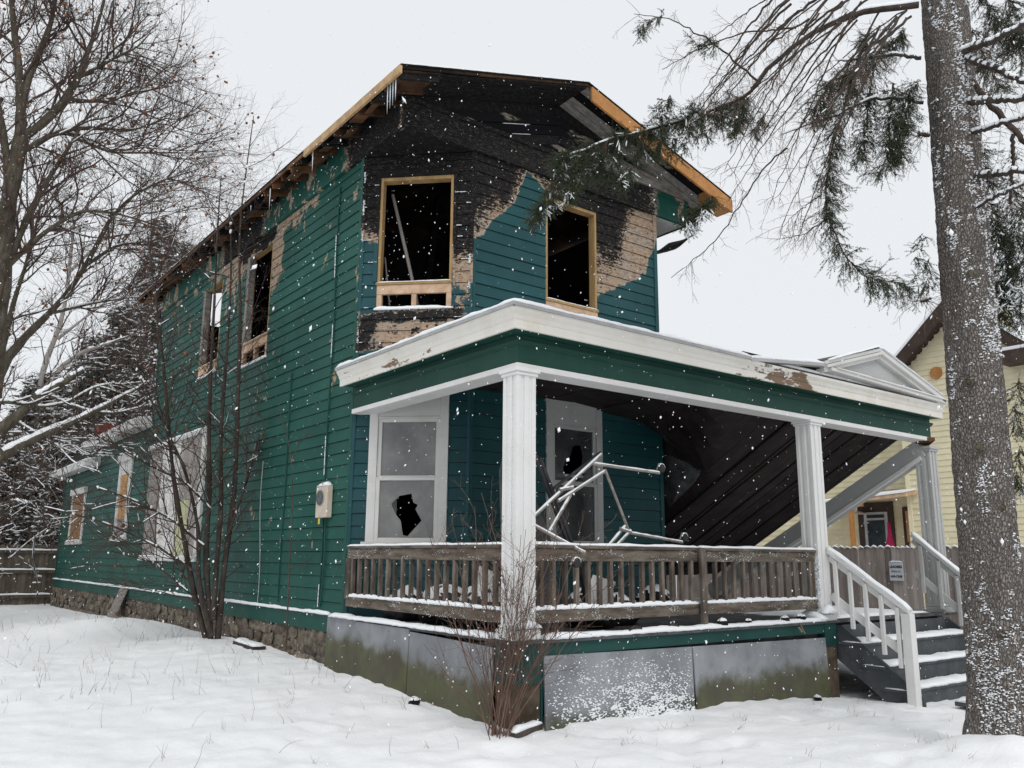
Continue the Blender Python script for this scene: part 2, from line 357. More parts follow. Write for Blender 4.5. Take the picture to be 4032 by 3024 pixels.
def white_paint(name, c=(.70, .695, .68), peel=.63, dirt=.5, bare=(.16, .11, .07), st=(.5, .5, 1.6)):
    b = Bm(name, .55, .35); n = b.noise(6, 7, .7, st=st); d = b.noise(2.2, 4, .6); w = b.mix(b.ss(d, .4, .8)*dirt, c, tuple(k*.62 for k in c[:2])+(c[2]*.5,))
    crack = b.ss(b.noise(11, 6, .8, st=(.2, .2, 4)), .62, .66)*.35; w = b.mix(crack, w, (.3, .26, .2))
    pm = b.ss(n, peel, peel+.012); b.color(b.mix(pm, w, bare)); b.bump(n*.2-pm*.6+b.noise(50, 2)*.15, .5, .006); M[name] = b.mat; return b
white_paint('white_paint', peel=.72, dirt=.3); white_paint('trim_white', (.62, .615, .6), .74, .35); white_paint('grey_paint', (.42, .425, .42), .74, .4, (.15, .12, .09)); white_paint('column_white', (.74, .74, .73), .78, .2)
def peel_fascia():
    b = Bm('fascia_paint', .55, .35); x, y, z = b.xyz(); n = b.noise(5, 7, .7, st=(.45, .45, 1.8))
    a = b.ss(b.m('ABSOLUTE', y-9.1), 1.4, .5)*b.ss(x, 6, 5.2); c = b.ss(b.m('ABSOLUTE', x-9.6), 1.3, .4)
    low = b.ss(z, 4.12, 3.98)
    pm = b.ss(n+(a*.12+c*.2)*(.45+low*.55), .655, .667)
    w = b.mix(b.ss(b.noise(2.2, 4), .4, .8)*.5, (.72, .70, .65), (.55, .49, .38)); w = b.mix(b.ss(b.noise(12, 6, .8, st=(.25, .25, 4)), .62, .66)*.4, w, (.3, .24, .17))
    b.color(b.mix(pm, w, b.mix(b.noise(4), (.1, .065, .04), (.26, .17, .11)))); b.bump(n*.2-pm*.8, .6, .008); M['fascia_paint'] = b.mat
peel_fascia()
def plywood_skirt():
    b = Bm('skirt_plywood', .8, .2); x, y, z = b.xyz(); n = b.noise(3, 5, .6); st = b.noise(8, 4, .6, st=(1, 1, .1))
    base = b.mix(b.ss(b.noise(1.6, 4), .35, .7), (.19, .20, .215), (.30, .315, .335)); base = b.val(base, .86+st*.26)
    base = b.mix(b.ss(b.noise(7, 6, .75, st=(1, 1, 5)), .63, .68)*.6, base, (.07, .05, .045))
    left = b.ss(x, 5.6, 5.3); zz = z-b.ss(y, 6.8, 10.5)*.2*left
    alg = b.ss(zz+n*.55-left*.22-b.ss(x, 7.7, 7.9)*.1*(1-left)+b.ss(x, 7.85, 7.7)*.12*(1-left), .6, .36)
    b.color(b.mix(alg*.88, base, b.mix(b.ss(n, .35, .65), (.065, .056, .03), (.085, .088, .032)))); b.bump(b.noise(25, 5, .7, st=(1, 1, 4)), .4, .005); M['skirt_plywood'] = b.mat
plywood_skirt()
def snow_mat(name, bd=.01, tint=(.84, .86, .88)):
    b = Bm(name, .65, .25); n = b.noise(3, 3); b.color(b.mix(n, tint, tuple(k*1.04 for k in tint)))
    b.bump(b.noise(18, 5, .6)+b.noise(90, 3, .6)*.35, .45, bd); M[name] = b.mat; return b
snow_mat('snow'); snow_mat('snow_lump', .004)
def ground_mat():
    b = Bm('snow_ground', .7, .2); x, y, z = b.xyz(); n = b.noise(2.2, 5, .6)
    c = b.mix(b.noise(.8, 3), (.84, .855, .875), (.90, .905, .915))
    thin = b.ss(b.noise(6.5, 6, .72, st=(1, .6, 1))+b.ss(x+n*.8, 1.2, -.4)*b.ss(y, 6.6, 3.8)*.17, .685, .75)
    c = b.mix(thin*.8, c, (.22, .2, .19)); b.color(c)
    b.bump(b.noise(9, 5, .6)*1.1+b.noise(45, 4, .6)*.35-thin*.4, .5, .022); M['snow_ground'] = b.mat
ground_mat()
def trunk_bark():
    b = Bm('spruce_bark', .95, .1); n = b.noise(30, 5, .7); w_ = b.noise(9, 4, .6); p = b.sc(b.addv(b.pos(), (w_*.05, n*.03, w_*.08)), (1, 1, .5)); d = b.vor(46, p, feat='DISTANCE_TO_EDGE')
    c = b.mix(b.ss(d+n*.12, .05, .22), (.06, .053, .048), (.26, .235, .215)); c = b.mix(b.ss(b.noise(60, 4, .7), .45, .7)*.6, c, (.3, .265, .24)); b.color(c)
    b.bump(b.ss(d, 0., .25)+n*.8, .9, .02); M['spruce_bark'] = b.mat
trunk_bark()
def glass(name, dust=.42, col=(.27, .28, .28)):
    b = Bm(name, .12, .5); nt = b.nt; out = nt.nodes['Material Output']; tr = b.n('ShaderNodeBsdfTransparent'); mxs = b.n('ShaderNodeMixShader')
    tr.inputs[0].default_value = (.75, .78, .78, 1)
    b.color(b.mix(b.ss(b.noise(1.8, 4, .6), .3, .7), tuple(k*.7 for k in col), col)); b.con(b.ss(b.noise(2.5, 4, .6), .25, .75, dust-.15, dust+.15), mxs.inputs[0])
    nt.links.new(tr.outputs[0], mxs.inputs[1]); nt.links.new(b.bs.outputs[0], mxs.inputs[2]); nt.links.new(mxs.outputs[0], out.inputs['Surface']); M[name] = b.mat
glass('dusty_glass', .66, (.33, .335, .33)); glass('dim_glass', .4, (.1, .105, .105))
def flake_mat():
    b = Bm('snowflake', .8, .1); b.color((.9, .92, .94)); M['snowflake'] = b.mat
flake_mat()

# ------------------------------------------------------------ helpers: snow
def snow_strip(path, width, height, side=None, step=.06, seed=0, over=.0, droop=0.0):
    """lumpy ridge of snow lying along path (a list of points); returns (V, F4)"""
    P = [Vector(p) for p in path]; pts = []
    for a, b in zip(P[:-1], P[1:]):
        n = max(2, int((b-a).length/step)); pts += [a.lerp(b, i/n) for i in range(n)]
    pts.append(P[-1]); A = np.array([tuple(p) for p in pts]); n = len(A)
    T = np.gradient(A, axis=0); T /= np.linalg.norm(T, axis=1, keepdims=True)
    sd = np.cross(T, [0, 0, 1.]); sd /= np.linalg.norm(sd, axis=1, keepdims=True)+1e-9
    if side is not None: sd = np.broadcast_to(np.array(side, float), A.shape)
    u = np.array([-1, -.88, -.55, 0, .55, .88, 1]); prof = np.array([0, .55, .92, 1, .92, .55, 0])
    L = np.cumsum(np.r_[0, np.linalg.norm(np.diff(A, axis=0), axis=1)])
    hn = .55+.9*fbm(L*4+seed*3.7, L*0+seed, 4, seed % 8); endf = np.clip(np.minimum(L, L[-1]-L)/(height*1.2+.01), .15, 1)**.5
    wn_ = 1+.16*(fbm(L*6+seed, L*0+seed+9, 3, (seed+3) % 8)-.5)
    V = A[:, None]+sd[:, None]*(u[None, :, None]*width/2*wn_[:, None, None])
    V = V+np.array([0, 0, 1.])*(prof[None, :, None]*(height*hn*endf)[:, None, None])
    V = V+(RNG.random(V.shape)-.5)*height*.14
    k = 7; i = np.arange(n-1)[:, None]*k; j = np.arange(k-1)[None]
    F = np.stack([i+j, i+k+j, i+k+j+1, i+j+1], -1).reshape(-1, 4)
    i = np.arange(n-1)*k; F2 = np.stack([i, i+k-1, i+k+k-1, i+k], -1)
    E2 = np.array([[0, 1, 5, 6], [1, 2, 4, 5]]+[[(n-1)*k+6, (n-1)*k+5, (n-1)*k+1, (n-1)*k], [(n-1)*k+5, (n-1)*k+4, (n-1)*k+2, (n-1)*k+1]])
    return V.reshape(-1, 3), np.concatenate([F, F2, E2])
def snow_obj(strips, parent, name='snow_cover', mat='snow', **kw):
    if kw.get('kind') != 'stuff':
        for v, f in strips: o = add(name, mesh_np(name, v, None, f, True, [M[mat]]), parent, **kw)
        return o
    V, F3, F4 = cat_mesh(strips); return add(name, mesh_np(name, V, F3, F4, True, [M[mat]]), parent, **kw)
def lumps_obj(P, size, parent, name='snow_fleck', ax=(1, 1, 1), mat='snow_lump', jit=.35, **kw):
    V, F = blobs(P, size, jit=jit, ax=ax); kw.setdefault('kind', 'stuff'); return add(name, mesh_np(name, V, F, None, True, [M[mat]]), parent, **kw)
# ============================================================ ground
WALLY = [5.5, 6.4, 7.3, 8.6, 9.7, 10.8, 12.6, 14.6, 16.3, 19, 21.7, 25, 31, 40]; WALLZ = [0, .03, .07, .12, .17, .2, .25, .29, .26, .24, .22, .1, 0, 0]
def ground(x, y, fine=True):
    x = np.asarray(x, float); y = np.asarray(y, float); w = np.interp(y, WALLY, WALLZ); dx = np.clip(5.25-x, 0, None)
    z = w*np.exp(-(dx/2.6)**2)*np.clip(1-(x-6)/1.0, 0, 1)
    z = z+.2*np.exp(-((x-3.9)/1.1)**2-((y-18.2)/2.0)**2)+.10*np.exp(-((x-4.4)/.9)**2-((y-13.4)/1.5)**2)
    z = z+.26*np.exp(-(((x-7.72)**2+(y-3.33)**2)/.42))-.17*np.clip((x-8.5)/3.5, 0, 1)*np.exp(-((y-6.5)/3)**2)
    z = z+.09*(fbm(x*.45, y*.45, 3, 1)-.45)*np.clip(np.hypot(x, y)/6, 0, 1)
    if fine: z = z+.075*(fbm(x*1.9, y*1.9, 4, 2)-.45)+.06*(fbm(x*4.7, y*5.5, 3, 4)-.45)-.05*np.clip(fbm(x*2.6+9, y*2.1+4, 2, 6)-.46, 0, .12)/.12*np.clip((9-y)/3, 0, 1)
    return z
def gz(x, y): return float(ground(np.array(x), np.array(y)))
def axis(lo, hi, fine, far):
    a = np.arange(lo, hi, fine); r = [hi]; st = fine
    while r[-1] < far: st *= 1.22; r.append(r[-1]+st)
    l = [lo]; st = fine
    while l[-1] > -far: st *= 1.22; l.append(l[-1]-st)
    return np.r_[l[:0:-1], a, r]
gx = axis(-3.5, 13.5, .065, 600); gy = axis(1.5, 15, .065, 600)
GX, GY = np.meshgrid(gx, gy, indexing='ij'); GZ = ground(GX, GY); far = np.hypot(GX, GY); GZ = GZ-np.clip(far-60, 0, None)*.0
nx, ny = GX.shape; i = np.arange(nx-1)[:, None]*ny+np.arange(ny-1)[None]
add('snow_ground', mesh_np('snow_ground', np.stack([GX, GY, GZ], -1), None, np.stack([i, i+ny, i+ny+1, i+1], -1), True, [M['snow_ground']]), label='snow covered yard sloping in front of the house', kind='structure')

# ============================================================ burned house
XW, YF, XR, XS, YB = 5.294, 9.38, 10.24, 11.0, 21.0
C1 = (5.294, 10.54); C2 = (6.454, 9.38); Z0, ZF, ZT = .86, 7.44, 7.89; EXPO = .17
HOUSE = thing('burned_house', 'fire damaged two storey house with green siding, charred gable and wrap porch', 'house', (8.0, 12.0, 0.0))
class Fc:
    def __init__(s, p0, d, n, L): s.p0 = Vector((*p0, 0)); s.d = Vector((*d, 0)).normalized(); s.n = Vector((*n, 0)).normalized(); s.L = L
    def w(s, a, z, o=0): return s.p0+s.d*a+s.n*o+Vector((0, 0, z))
    def box(s, mb, a0, a1, z0, z1, o0, o1):
        mb.hexa([s.w(a0, z0, o1), s.w(a1, z0, o1), s.w(a1, z0, o0), s.w(a0, z0, o0), s.w(a0, z1, o1), s.w(a1, z1, o1), s.w(a1, z1, o0), s.w(a0, z1, o0)])
left = Fc((XW, YB), (0, -1), (-1, 0), YB-C1[1]); cham = Fc(C1, (1, -1), (-1, -1), 1.6405); front = Fc(C2, (1, 0), (0, -1), XR-C2[0]); wing = Fc((XW, 31.1), (0, -1), (-1, 0), 31.1-YB)
def wall_panel(mb, fc, z0, z1, ops, th=.11, a0=0, a1=None, off=-.004):
    a1 = fc.L if a1 is None else a1
    As = sorted({a0, a1, *[v for o in ops for v in o[:2]]}); Zs = sorted({z0, z1, *[v for o in ops for v in o[2:]]})
    for p, q in zip(As[:-1], As[1:]):
        run = None
        for r, t in zip(Zs[:-1], Zs[1:]):
            ca, cz = (p+q)/2, (r+t)/2
            if any(o[0] < ca < o[1] and o[2] < cz < o[3] for o in ops):
                if run: fc.box(mb, p, q, run[0], run[1], off-th, off); run = None
            else: run = [run[0], t] if run else [r, t]
        if run: fc.box(mb, p, q, run[0], run[1], off-th, off)
def clap(fc, z0, z1, ops, mat, parent, a0=0., a1=None, e=EXPO, name='siding_board', trim=.01, th=.021):
    a1 = fc.L if a1 is None else a1; z = z0; rnd = random.Random(int(z0*100+a1*1000))
    while z < z1-.02:
        zt = min(z+e, z1); zm = (z+zt)/2; segs = [(a0, a1)]
        for o in ops:
            if o[2] < zm < o[3]:
                ns = []
                for p, q in segs:
                    if o[1] <= p or o[0] >= q: ns.append((p, q)); continue
                    if o[0] > p: ns.append((p, o[0]))
                    if o[1] < q: ns.append((o[1], q))
                segs = ns
        for p, q in segs:
            if q-p < .03: continue
            j = rnd.uniform(-.0018, .0018); t1 = th+rnd.uniform(-.003, .003); mb = MB(); tl = rnd.uniform(-.003, .003)
            mb.hexa([fc.w(p, z+.004+tl, t1+j), fc.w(q, z+.004-tl, t1+j), fc.w(q, z+.004-tl, 0), fc.w(p, z+.004+tl, 0),
                     fc.w(p, zt-.003+tl, .005+j), fc.w(q, zt-.003-tl, .005+j), fc.w(q, zt-.003-tl, 0), fc.w(p, zt-.003+tl, 0)])
            mb.build(name, M[mat], parent)
        z += e
# openings (a along facet, z)
L_ = lambda y: YB-y
opL = [(L_(15.2), L_(13.98), 5.05, 7.22), (L_(17.75), L_(16.6), 5.25, 7.2)]
bwL = [(L_(20.74), L_(16.75), 1.55, 4.1)]
s2 = 2**.5
opC = [((5.475-XW)*s2, (6.245-XW)*s2, 5.09, 7.1)]; lwC = [((5.465-XW)*s2, (6.25-XW)*s2, 1.84, 3.84)]
opF = [(7.79-C2[0], 8.85-C2[0], 5.09, 7.13)]; lwF = [(7.79-C2[0], 8.9-C2[0], 1.84, 3.9)]
Wg = lambda y: 31.1-y
opW = [(Wg(23.7), Wg(22.45), 2.07, 4.0), (Wg(29.55), Wg(27.6), 2.03, 3.45)]
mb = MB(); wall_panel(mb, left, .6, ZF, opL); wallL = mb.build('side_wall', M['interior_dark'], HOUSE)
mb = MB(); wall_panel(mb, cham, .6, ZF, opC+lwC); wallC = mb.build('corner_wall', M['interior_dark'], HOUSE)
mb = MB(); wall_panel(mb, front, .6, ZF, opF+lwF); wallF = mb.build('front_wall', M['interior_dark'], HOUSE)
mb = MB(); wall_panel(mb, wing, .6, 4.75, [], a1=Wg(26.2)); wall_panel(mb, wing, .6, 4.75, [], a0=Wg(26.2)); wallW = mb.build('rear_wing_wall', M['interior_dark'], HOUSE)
clap(left, Z0, ZF, opL+bwL, 'siding_paint_side', wallL, a1=left.L-.06)
clap(cham, Z0, ZF, opC+lwC, 'siding_paint_corner', wallC, a0=.03, a1=cham.L-.03)
clap(front, Z0, ZF, opF+lwF, 'siding_paint_front', wallF, a0=.03, a1=front.L-.06)
clap(wing, Z0, 4.7, opW, 'siding_paint_wing', wallW, a0=Wg(26.2), a1=wing.L)
clap(wing, Z0, 4.2, opW, 'siding_paint_wing', wallW, a0=.0, a1=Wg(26.2))
XA_ = 8.08
# shell: right wall, back wall, floors, partitions
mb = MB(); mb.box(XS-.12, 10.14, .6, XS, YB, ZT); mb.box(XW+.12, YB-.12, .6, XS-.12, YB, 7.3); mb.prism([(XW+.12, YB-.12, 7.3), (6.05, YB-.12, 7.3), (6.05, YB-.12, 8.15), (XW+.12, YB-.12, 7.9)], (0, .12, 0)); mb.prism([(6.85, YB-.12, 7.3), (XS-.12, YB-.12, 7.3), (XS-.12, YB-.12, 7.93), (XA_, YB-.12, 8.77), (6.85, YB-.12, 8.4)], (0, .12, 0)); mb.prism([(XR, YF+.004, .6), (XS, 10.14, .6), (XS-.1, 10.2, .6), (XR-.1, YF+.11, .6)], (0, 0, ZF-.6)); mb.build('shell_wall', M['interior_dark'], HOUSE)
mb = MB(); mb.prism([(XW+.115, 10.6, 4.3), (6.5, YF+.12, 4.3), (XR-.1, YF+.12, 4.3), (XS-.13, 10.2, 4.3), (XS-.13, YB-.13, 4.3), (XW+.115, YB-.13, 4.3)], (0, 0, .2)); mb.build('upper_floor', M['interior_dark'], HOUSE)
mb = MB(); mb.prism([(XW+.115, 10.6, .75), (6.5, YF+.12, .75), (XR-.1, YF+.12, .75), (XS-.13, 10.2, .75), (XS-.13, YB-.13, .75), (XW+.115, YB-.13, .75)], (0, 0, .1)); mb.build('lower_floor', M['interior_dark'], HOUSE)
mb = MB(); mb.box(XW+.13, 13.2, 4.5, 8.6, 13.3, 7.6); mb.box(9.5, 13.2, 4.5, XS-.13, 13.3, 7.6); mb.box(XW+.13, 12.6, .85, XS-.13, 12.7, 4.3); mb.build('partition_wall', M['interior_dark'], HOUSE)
mb = MB(); mb.beam((8.25, 11.0, 4.5), (8.25, 11.0, 7.0), .13, .13, up=(0, 1, 0)); mb.beam((8.25, 11.0, 6.5), (9.9, 11.4, 6.9), .1, .14); mb.beam((7.2, 12.2, 4.5), (7.5, 12.0, 8.0), .1, .1, up=(0, 1, 0)); mb.build('charred_stud', M['char_wood'], HOUSE)
mb = MB(); mb.beam((8.42, 10.85, 6.0), (8.75, 10.9, 6.12), .03, .22); mb.build('hanging_board', M['plywood_dark'], HOUSE)
# corner boards
def corner(mb, x, y, z0, z1, w=.05, n=(-1, -1)):
    mb.box(x-w*.7, y-w*.7, z0, x+w*.3, y+w*.3, z1)
mb = MB(); left.box(mb, left.L-.07, left.L+.004, .66, ZF, 0, .028); mb.build('corner_board', M['siding_paint_side'], HOUSE)
mb = MB(); cham.box(mb, -.012, .035, .86, ZF, 0, .026); mb.build('corner_board', M['siding_paint_corner'], HOUSE)
mb = MB(); cham.box(mb, cham.L-.035, cham.L+.008, .86, ZF, 0, .027); mb.build('corner_board', M['siding_paint_corner'], HOUSE)
mb = MB(); front.box(mb, -.008, .035, .86, ZF, 0, .027); mb.build('corner_board', M['siding_paint_front'], HOUSE)
mb = MB(); front.box(mb, front.L-.07, front.L+.006, .86, ZF, 0, .03); mb.build('corner_board', M['siding_paint_front'], HOUSE)
mb = MB(); left.box(mb, -.03, .03, 4.75, ZF, -.1, .03); mb.build('corner_board', M['siding_paint_wing'], HOUSE)
mb = MB(); wing.box(mb, -.02, .08, .66, 4.2, 0, .03); mb.build('corner_board', M['siding_paint_wing'], HOUSE)
# vertical batten and pipe scars on the side wall
mb = MB(); mb.tube([left.w(L_(11.3)+.02*math.sin(k*.9), .95+k*.45, .03) for k in range(15)], .013, 6); cab = mb.build_at('wall_cable', M['cable'], (XW-.03, 11.3, .95), label='thin green painted cable running down the side wall to the meter', cat='cable')
lumps_obj([left.w(L_(11.3)+.02*math.sin((z_-.95)/.45*.9), z_, .045) for z_ in np.random.default_rng(3).uniform(.95, 7.2, 900) if fbm(np.array(z_*1.3), np.array(2.), 3, 2) > .535], .0062, HOUSE, ax=(1, 1, 1.6))
lumps_obj([(XW-.045, 12.75+.015*math.sin((z_-.95)/.4), z_) for z_ in np.random.default_rng(4).uniform(.95, 4.5, 600) if fbm(np.array(z_*1.6), np.array(5.), 3, 2) > .48], .006, HOUSE, ax=(1, 1, 1.5))
mb = MB(); mb.tube([(XW-.03, 12.75+.015*math.sin(k), .95+k*.4) for k in range(10)], .012, 6); mb.build_at('wall_cable', M['cable'], (XW-.03, 12.75, .95), label='snow flecked cable on the side wall left of the meter', cat='cable')
mb = MB(); mb.tube([(XW-.04, 13.55-.05*math.sin(k*.8)+.02*k, .8+k*.3) for k in range(9)], .006, 5); mb.build_at('loose_wire', M['metal_grey'], (XW-.04, 13.55, .8), label='loose pale wire hanging along the side wall beside the bare tree', cat='wire')
# water table with snow, foundation stones
mb = MB(); mb.box(XW-.045, C1[1]+.3, .64, XW+.01, 31.14, .85); mb.build('water_table', M['siding_paint_wing'], HOUSE)
mb = MB(); mb.prism([(XW-.07, C1[1]+.3, .85), (XW, C1[1]+.3, .85), (XW, C1[1]+.3, .875), (XW-.07, C1[1]+.3, .86)], (0, 20.6, 0)); wt = mb.build('drip_ledge', M['siding_paint_wing'], HOUSE)
snow_obj([snow_strip([(XW-.045, 10.9, .865), (XW-.045, 21, .868), (XW-.045, 31.1, .862)], .075, .045, seed=1, step=.08)], HOUSE)
mb = MB(); mb.box(XW+.0, C1[1]+.2, -.5, XW+.3, 31.1, .64); fnd = mb.build('foundation', M['mortar'], HOUSE)
def stone_mesh(k):
    rng = np.random.default_rng(40+k); g = np.array([(x, y, z) for x in (-1, 0, 1) for y in (-1, 1) for z in (-1, 0, 1)], float)
    g[:, 0] *= 1-.28*(np.abs(g[:, 2]) > .5)*rng.random(len(g)); g[:, 2] *= 1-.28*(np.abs(g[:, 0]) > .5)*rng.random(len(g)); g[:, 1] *= np.where((g[:, 0] == 0) & (g[:, 2] == 0), 1.25, .55)
    idx = lambda a, b, c: a*6+b*3+c; f = []
    for a in (0, 1):
        for c in (0, 1):
            f += [(idx(a, 0, c), idx(a+1, 0, c), idx(a+1, 0, c+1), idx(a, 0, c+1)), (idx(a, 1, c), idx(a, 1, c+1), idx(a+1, 1, c+1), idx(a+1, 1, c))]
    for a in (0, 1):
        f += [(idx(a, 0, 2), idx(a+1, 0, 2), idx(a+1, 1, 2), idx(a, 1, 2)), (idx(a, 0, 0), idx(a, 1, 0), idx(a+1, 1, 0), idx(a+1, 0, 0))]
    for c in (0, 1):
        f += [(idx(0, 0, c), idx(0, 0, c+1), idx(0, 1, c+1), idx(0, 1, c)), (idx(2, 0, c), idx(2, 1, c), idx(2, 1, c+1), idx(2, 0, c+1))]
    return mesh_np('stone', g*.5, None, np.array(f), False, [M['stone']])
SM = [stone_mesh(k) for k in range(8)]
rnd = random.Random(3); y = 10.75
z = .64
for row in range(4):
    y = 10.72+rnd.random()*.2; h = .155
    while y < 31:
        w = rnd.uniform(.14, .48)*(1 if y < 19 else 1.5); zc = .62-h*(row+.5)+rnd.uniform(-.03, .03)
        if zc+h/2 > gz(XW-.05, y)-.06 and row < (4 if y < 26 else 5):
            add('stone', rnd.choice(SM), fnd, loc=(XW-.005+rnd.uniform(-.02, .012), y+w/2, zc), rot=(rnd.uniform(-.12, .12), rnd.uniform(-.2, .2), math.pi/2+rnd.uniform(-.08, .08)), scale=(w*1.12, .05, h*rnd.uniform(.85, 1.35)))
        y += w
mb = MB(); mb.beam((4.98, 21.9, .2), (5.22, 21.9, .86), .66, .03, up=(1, 0, 0)); mb.build_at('leaning_plank', M['grey_wood'], (5.0, 21.9, .2), label='grey board leaning against the stone foundation of the side wall', cat='board')

# ---- upper windows: bare openings framed in fresh lumber
def raw_window(fc, op, parent, low=True, mat='new_lumber', split=5.46, jam=.04, snow=True):
    a0, a1, z0, z1 = op; zs = max(split, z0+.2)
    mb = MB(); fc.box(mb, a0, a0+jam, zs+.02, z1, -.13, .012); fc.box(mb, a1-jam, a1, zs+.02, z1, -.13, .012); w = mb.build('window_jamb', M[mat], parent); bevel(w, .003)
    mb = MB(); fc.box(mb, a0+jam, a1-jam, z1-jam*1.3, z1, -.13, .010); bevel(mb.build('window_head', M[mat], parent), .003)
    mb = MB(); fc.box(mb, a0-.015, a1+.015, zs-.015, zs+.025, -.13, .035); bevel(mb.build('window_sill', M[mat], parent), .003)
    if low:
        mb = MB(); fc.box(mb, a0, a1, zs-.15, zs-.016, -.03, .02); fc.box(mb, a0, a0+.075, z0, zs-.15, -.06, .014); fc.box(mb, a1-.075, a1, z0, zs-.15, -.06, .014)
        am = (a0+a1)/2; fc.box(mb, am-.035, am+.035, z0, zs-.15, -.07, .008); bevel(mb.build('cripple_stud', M['pale_lumber'], parent), .003)
    if snow:
        st = [snow_strip([fc.w(a0, zs+.024, .005), fc.w(a1, zs+.024, .005)], .06, .018, seed=int(a0*10)), snow_strip([fc.w(a0-.03, z0-.012, .012), fc.w(a1+.03, z0-.012, .012)], .07, .045, seed=int(a0*10)+2, step=.03)]
        if low: snow_obj(st, parent)
raw_window(cham, opC[0], HOUSE); raw_window(front, opF[0], HOUSE)
raw_window(left, opL[0], HOUSE, True); raw_window(left, opL[1], HOUSE, True)
for fc, op in ((left, opL[0]), (left, opL[1])):
    mb = MB(); fc.box(mb, op[0]-.0, op[0]+.13, op[2]+.35, op[3]-.03, -.08, .03); mb.build('old_casing', M['grey_wood'], HOUSE)
# charred head casing above chamfer window
mb = MB(); cham.box(mb, opC[0][0]-.08, opC[0][1]+.08, opC[0][3], opC[0][3]+.1, 0, .04); mb.build('charred_head', M['char_wood'], HOUSE)
mb = MB(); front.box(mb, opF[0][0]-.02, opF[0][1]+.03, opF[0][3], opF[0][3]+.08, 0, .035); mb.build('charred_head', M['char_wood'], HOUSE)
mb = MB(); cham.box(mb, opC[0][0]-.065, opC[0][0]-.005, 5.5, opC[0][3], .0, .03); mb.build('charred_casing', M['siding_paint_corner'], HOUSE); mb = MB(); cham.box(mb, opC[0][1]+.005, opC[0][1]+.05, 5.4, opC[0][3], 0, .03); mb.build('charred_casing', M['siding_paint_corner'], HOUSE)
# pole leaning inside the chamfer window, with snow
mb = MB(); pl = [cham.w(.36, 6.95, -.25), cham.w(.62, 5.9, -.3), cham.w(.78, 5.2, -.35), cham.w(.85, 4.5, -.4)]; mb.tube(pl, .026, 8); mb.tube([cham.w(.25, 6.0, -.35), cham.w(.42, 4.5, -.45)], .014, 6)
mb.build_at('leaning_pole', M['board_taupe'], pl[3], label='pale snow dusted pole leaning inside the charred corner window', cat='pole', smooth=True)

# ---- lower windows: white casing, storm sashes, cracked panes
def pane_mesh(fc, a0, a1, z0, z1, o, hole=None, seed=1, th=.005):
    rnd = random.Random(seed); mb = MB()
    if not hole: fc.box(mb, a0, a1, z0, z1, o-th, o); return mb
    n = len(hole); outer = []
    cx = sum(h[0] for h in hole)/n; cz = sum(h[1] for h in hole)/n
    for h in hole:       # project the hole vertex out to the rectangle
        dx, dz = h[0]-cx, h[1]-cz; ts = []
        if abs(dx) > 1e-6: ts.append(((a1 if dx > 0 else a0)-cx)/dx)
        if abs(dz) > 1e-6: ts.append(((z1 if dz > 0 else z0)-cz)/dz)
        t = min(v for v in ts if v > 0); outer.append((cx+dx*t, cz+dz*t))
    cor = [(a0, z0), (a1, z0), (a1, z1), (a0, z1)]
    for i in range(n):
        j = (i+1) % n; A, B = outer[i], outer[j]; pts = [hole[i], A]
        an = lambda p: math.atan2(p[1]-cz, p[0]-cx)
        da = (an(B)-an(A)) % (2*math.pi); c = [(((an(k)-an(A)) % (2*math.pi)), k) for k in cor]
        pts += [k for d, k in sorted(c) if 1e-4 < d < da-1e-4]; pts += [B, hole[j]]
        mb.prism([fc.w(p[0], p[1], o) for p in pts], fc.n*-th)
    return mb
def sash_window(fc, op, parent, hole_lo=None, hole_up=None, gl='dusty_glass', cw=.12, trim='trim_white', head=.3, tilt=0):
    a0, a1, z0, z1 = op; mb = MB()
    fc.box(mb, a0, a0+cw, z0, z1, -.03, .038); fc.box(mb, a1-cw, a1, z0, z1, -.03, .038); bevel(mb.build('casing', M[trim], parent), .004)
    mb = MB(); fc.box(mb, a0-.02, a1+.02, z1, z1+.1, -.0, .05); fc.box(mb, a0+cw, a1-cw, z1-head, z1, -.03, .026); fc.box(mb, a0+cw, a1-cw, z1-head-.03, z1-head, -.03, .034); bevel(mb.build('window_head', M[trim], parent), .004)
    mb = MB(); fc.box(mb, a0-.05, a1+.05, z0-.06, z0, -.03, .075); bevel(mb.build('window_sill', M[trim], parent), .004)
    i0, i1, t = a0+cw, a1-cw, z1-head-.03; mid = z0+(t-z0)*.5
    for (b0, b1, o, hole, sd) in ((mid, t, .0, hole_up, 3), (z0, mid+.03, .022, hole_lo, 5)):
        r = .055; mb = MB(); fc.box(mb, i0, i0+r, b0, b1, o-.03, o+.012); fc.box(mb, i1-r, i1, b0, b1, o-.03, o+.012); fc.box(mb, i0+r, i1-r, b0, b0+r, o-.03, o+.011); fc.box(mb, i0+r, i1-r, b1-r*.8, b1, o-.03, o+.011)
        sash = bevel(mb.build('sash', M[trim], parent), .004)
        h = [(i0+r+u*(i1-i0-2*r), b0+r+v*(b1-b0-2*r)) for u, v in hole] if hole else None
        pane_mesh(fc, i0+r-.004, i1-r+.004, b0+r-.004, b1-r*.8+.004, o-.01, h, sd).build('pane', M[gl], sash)
    mb = MB(); fc.box(mb, i0+.05, i0+.05+(i1-i0)*.2, z0, t, -.26, -.245); mb.build('curtain', M['curtain'], parent)
    if gl == 'dusty_glass':
        mb = MB(); mb.prism([fc.w(i0+.3, z0, -.3), fc.w(i1, z0, -.3), fc.w(i1, mid-.05, -.3), fc.w(i1-.12, mid-.1, -.3), fc.w(i0+.62, z0+.35, -.3)], fc.n*-.01); mb.build('curtain', M['curtain'], parent)
    mb = MB(); fc.box(mb, i0+.03, i1-.03, mid+.12, mid+.16, -.09, -.05); mb.build('inner_sash', M[trim], parent)
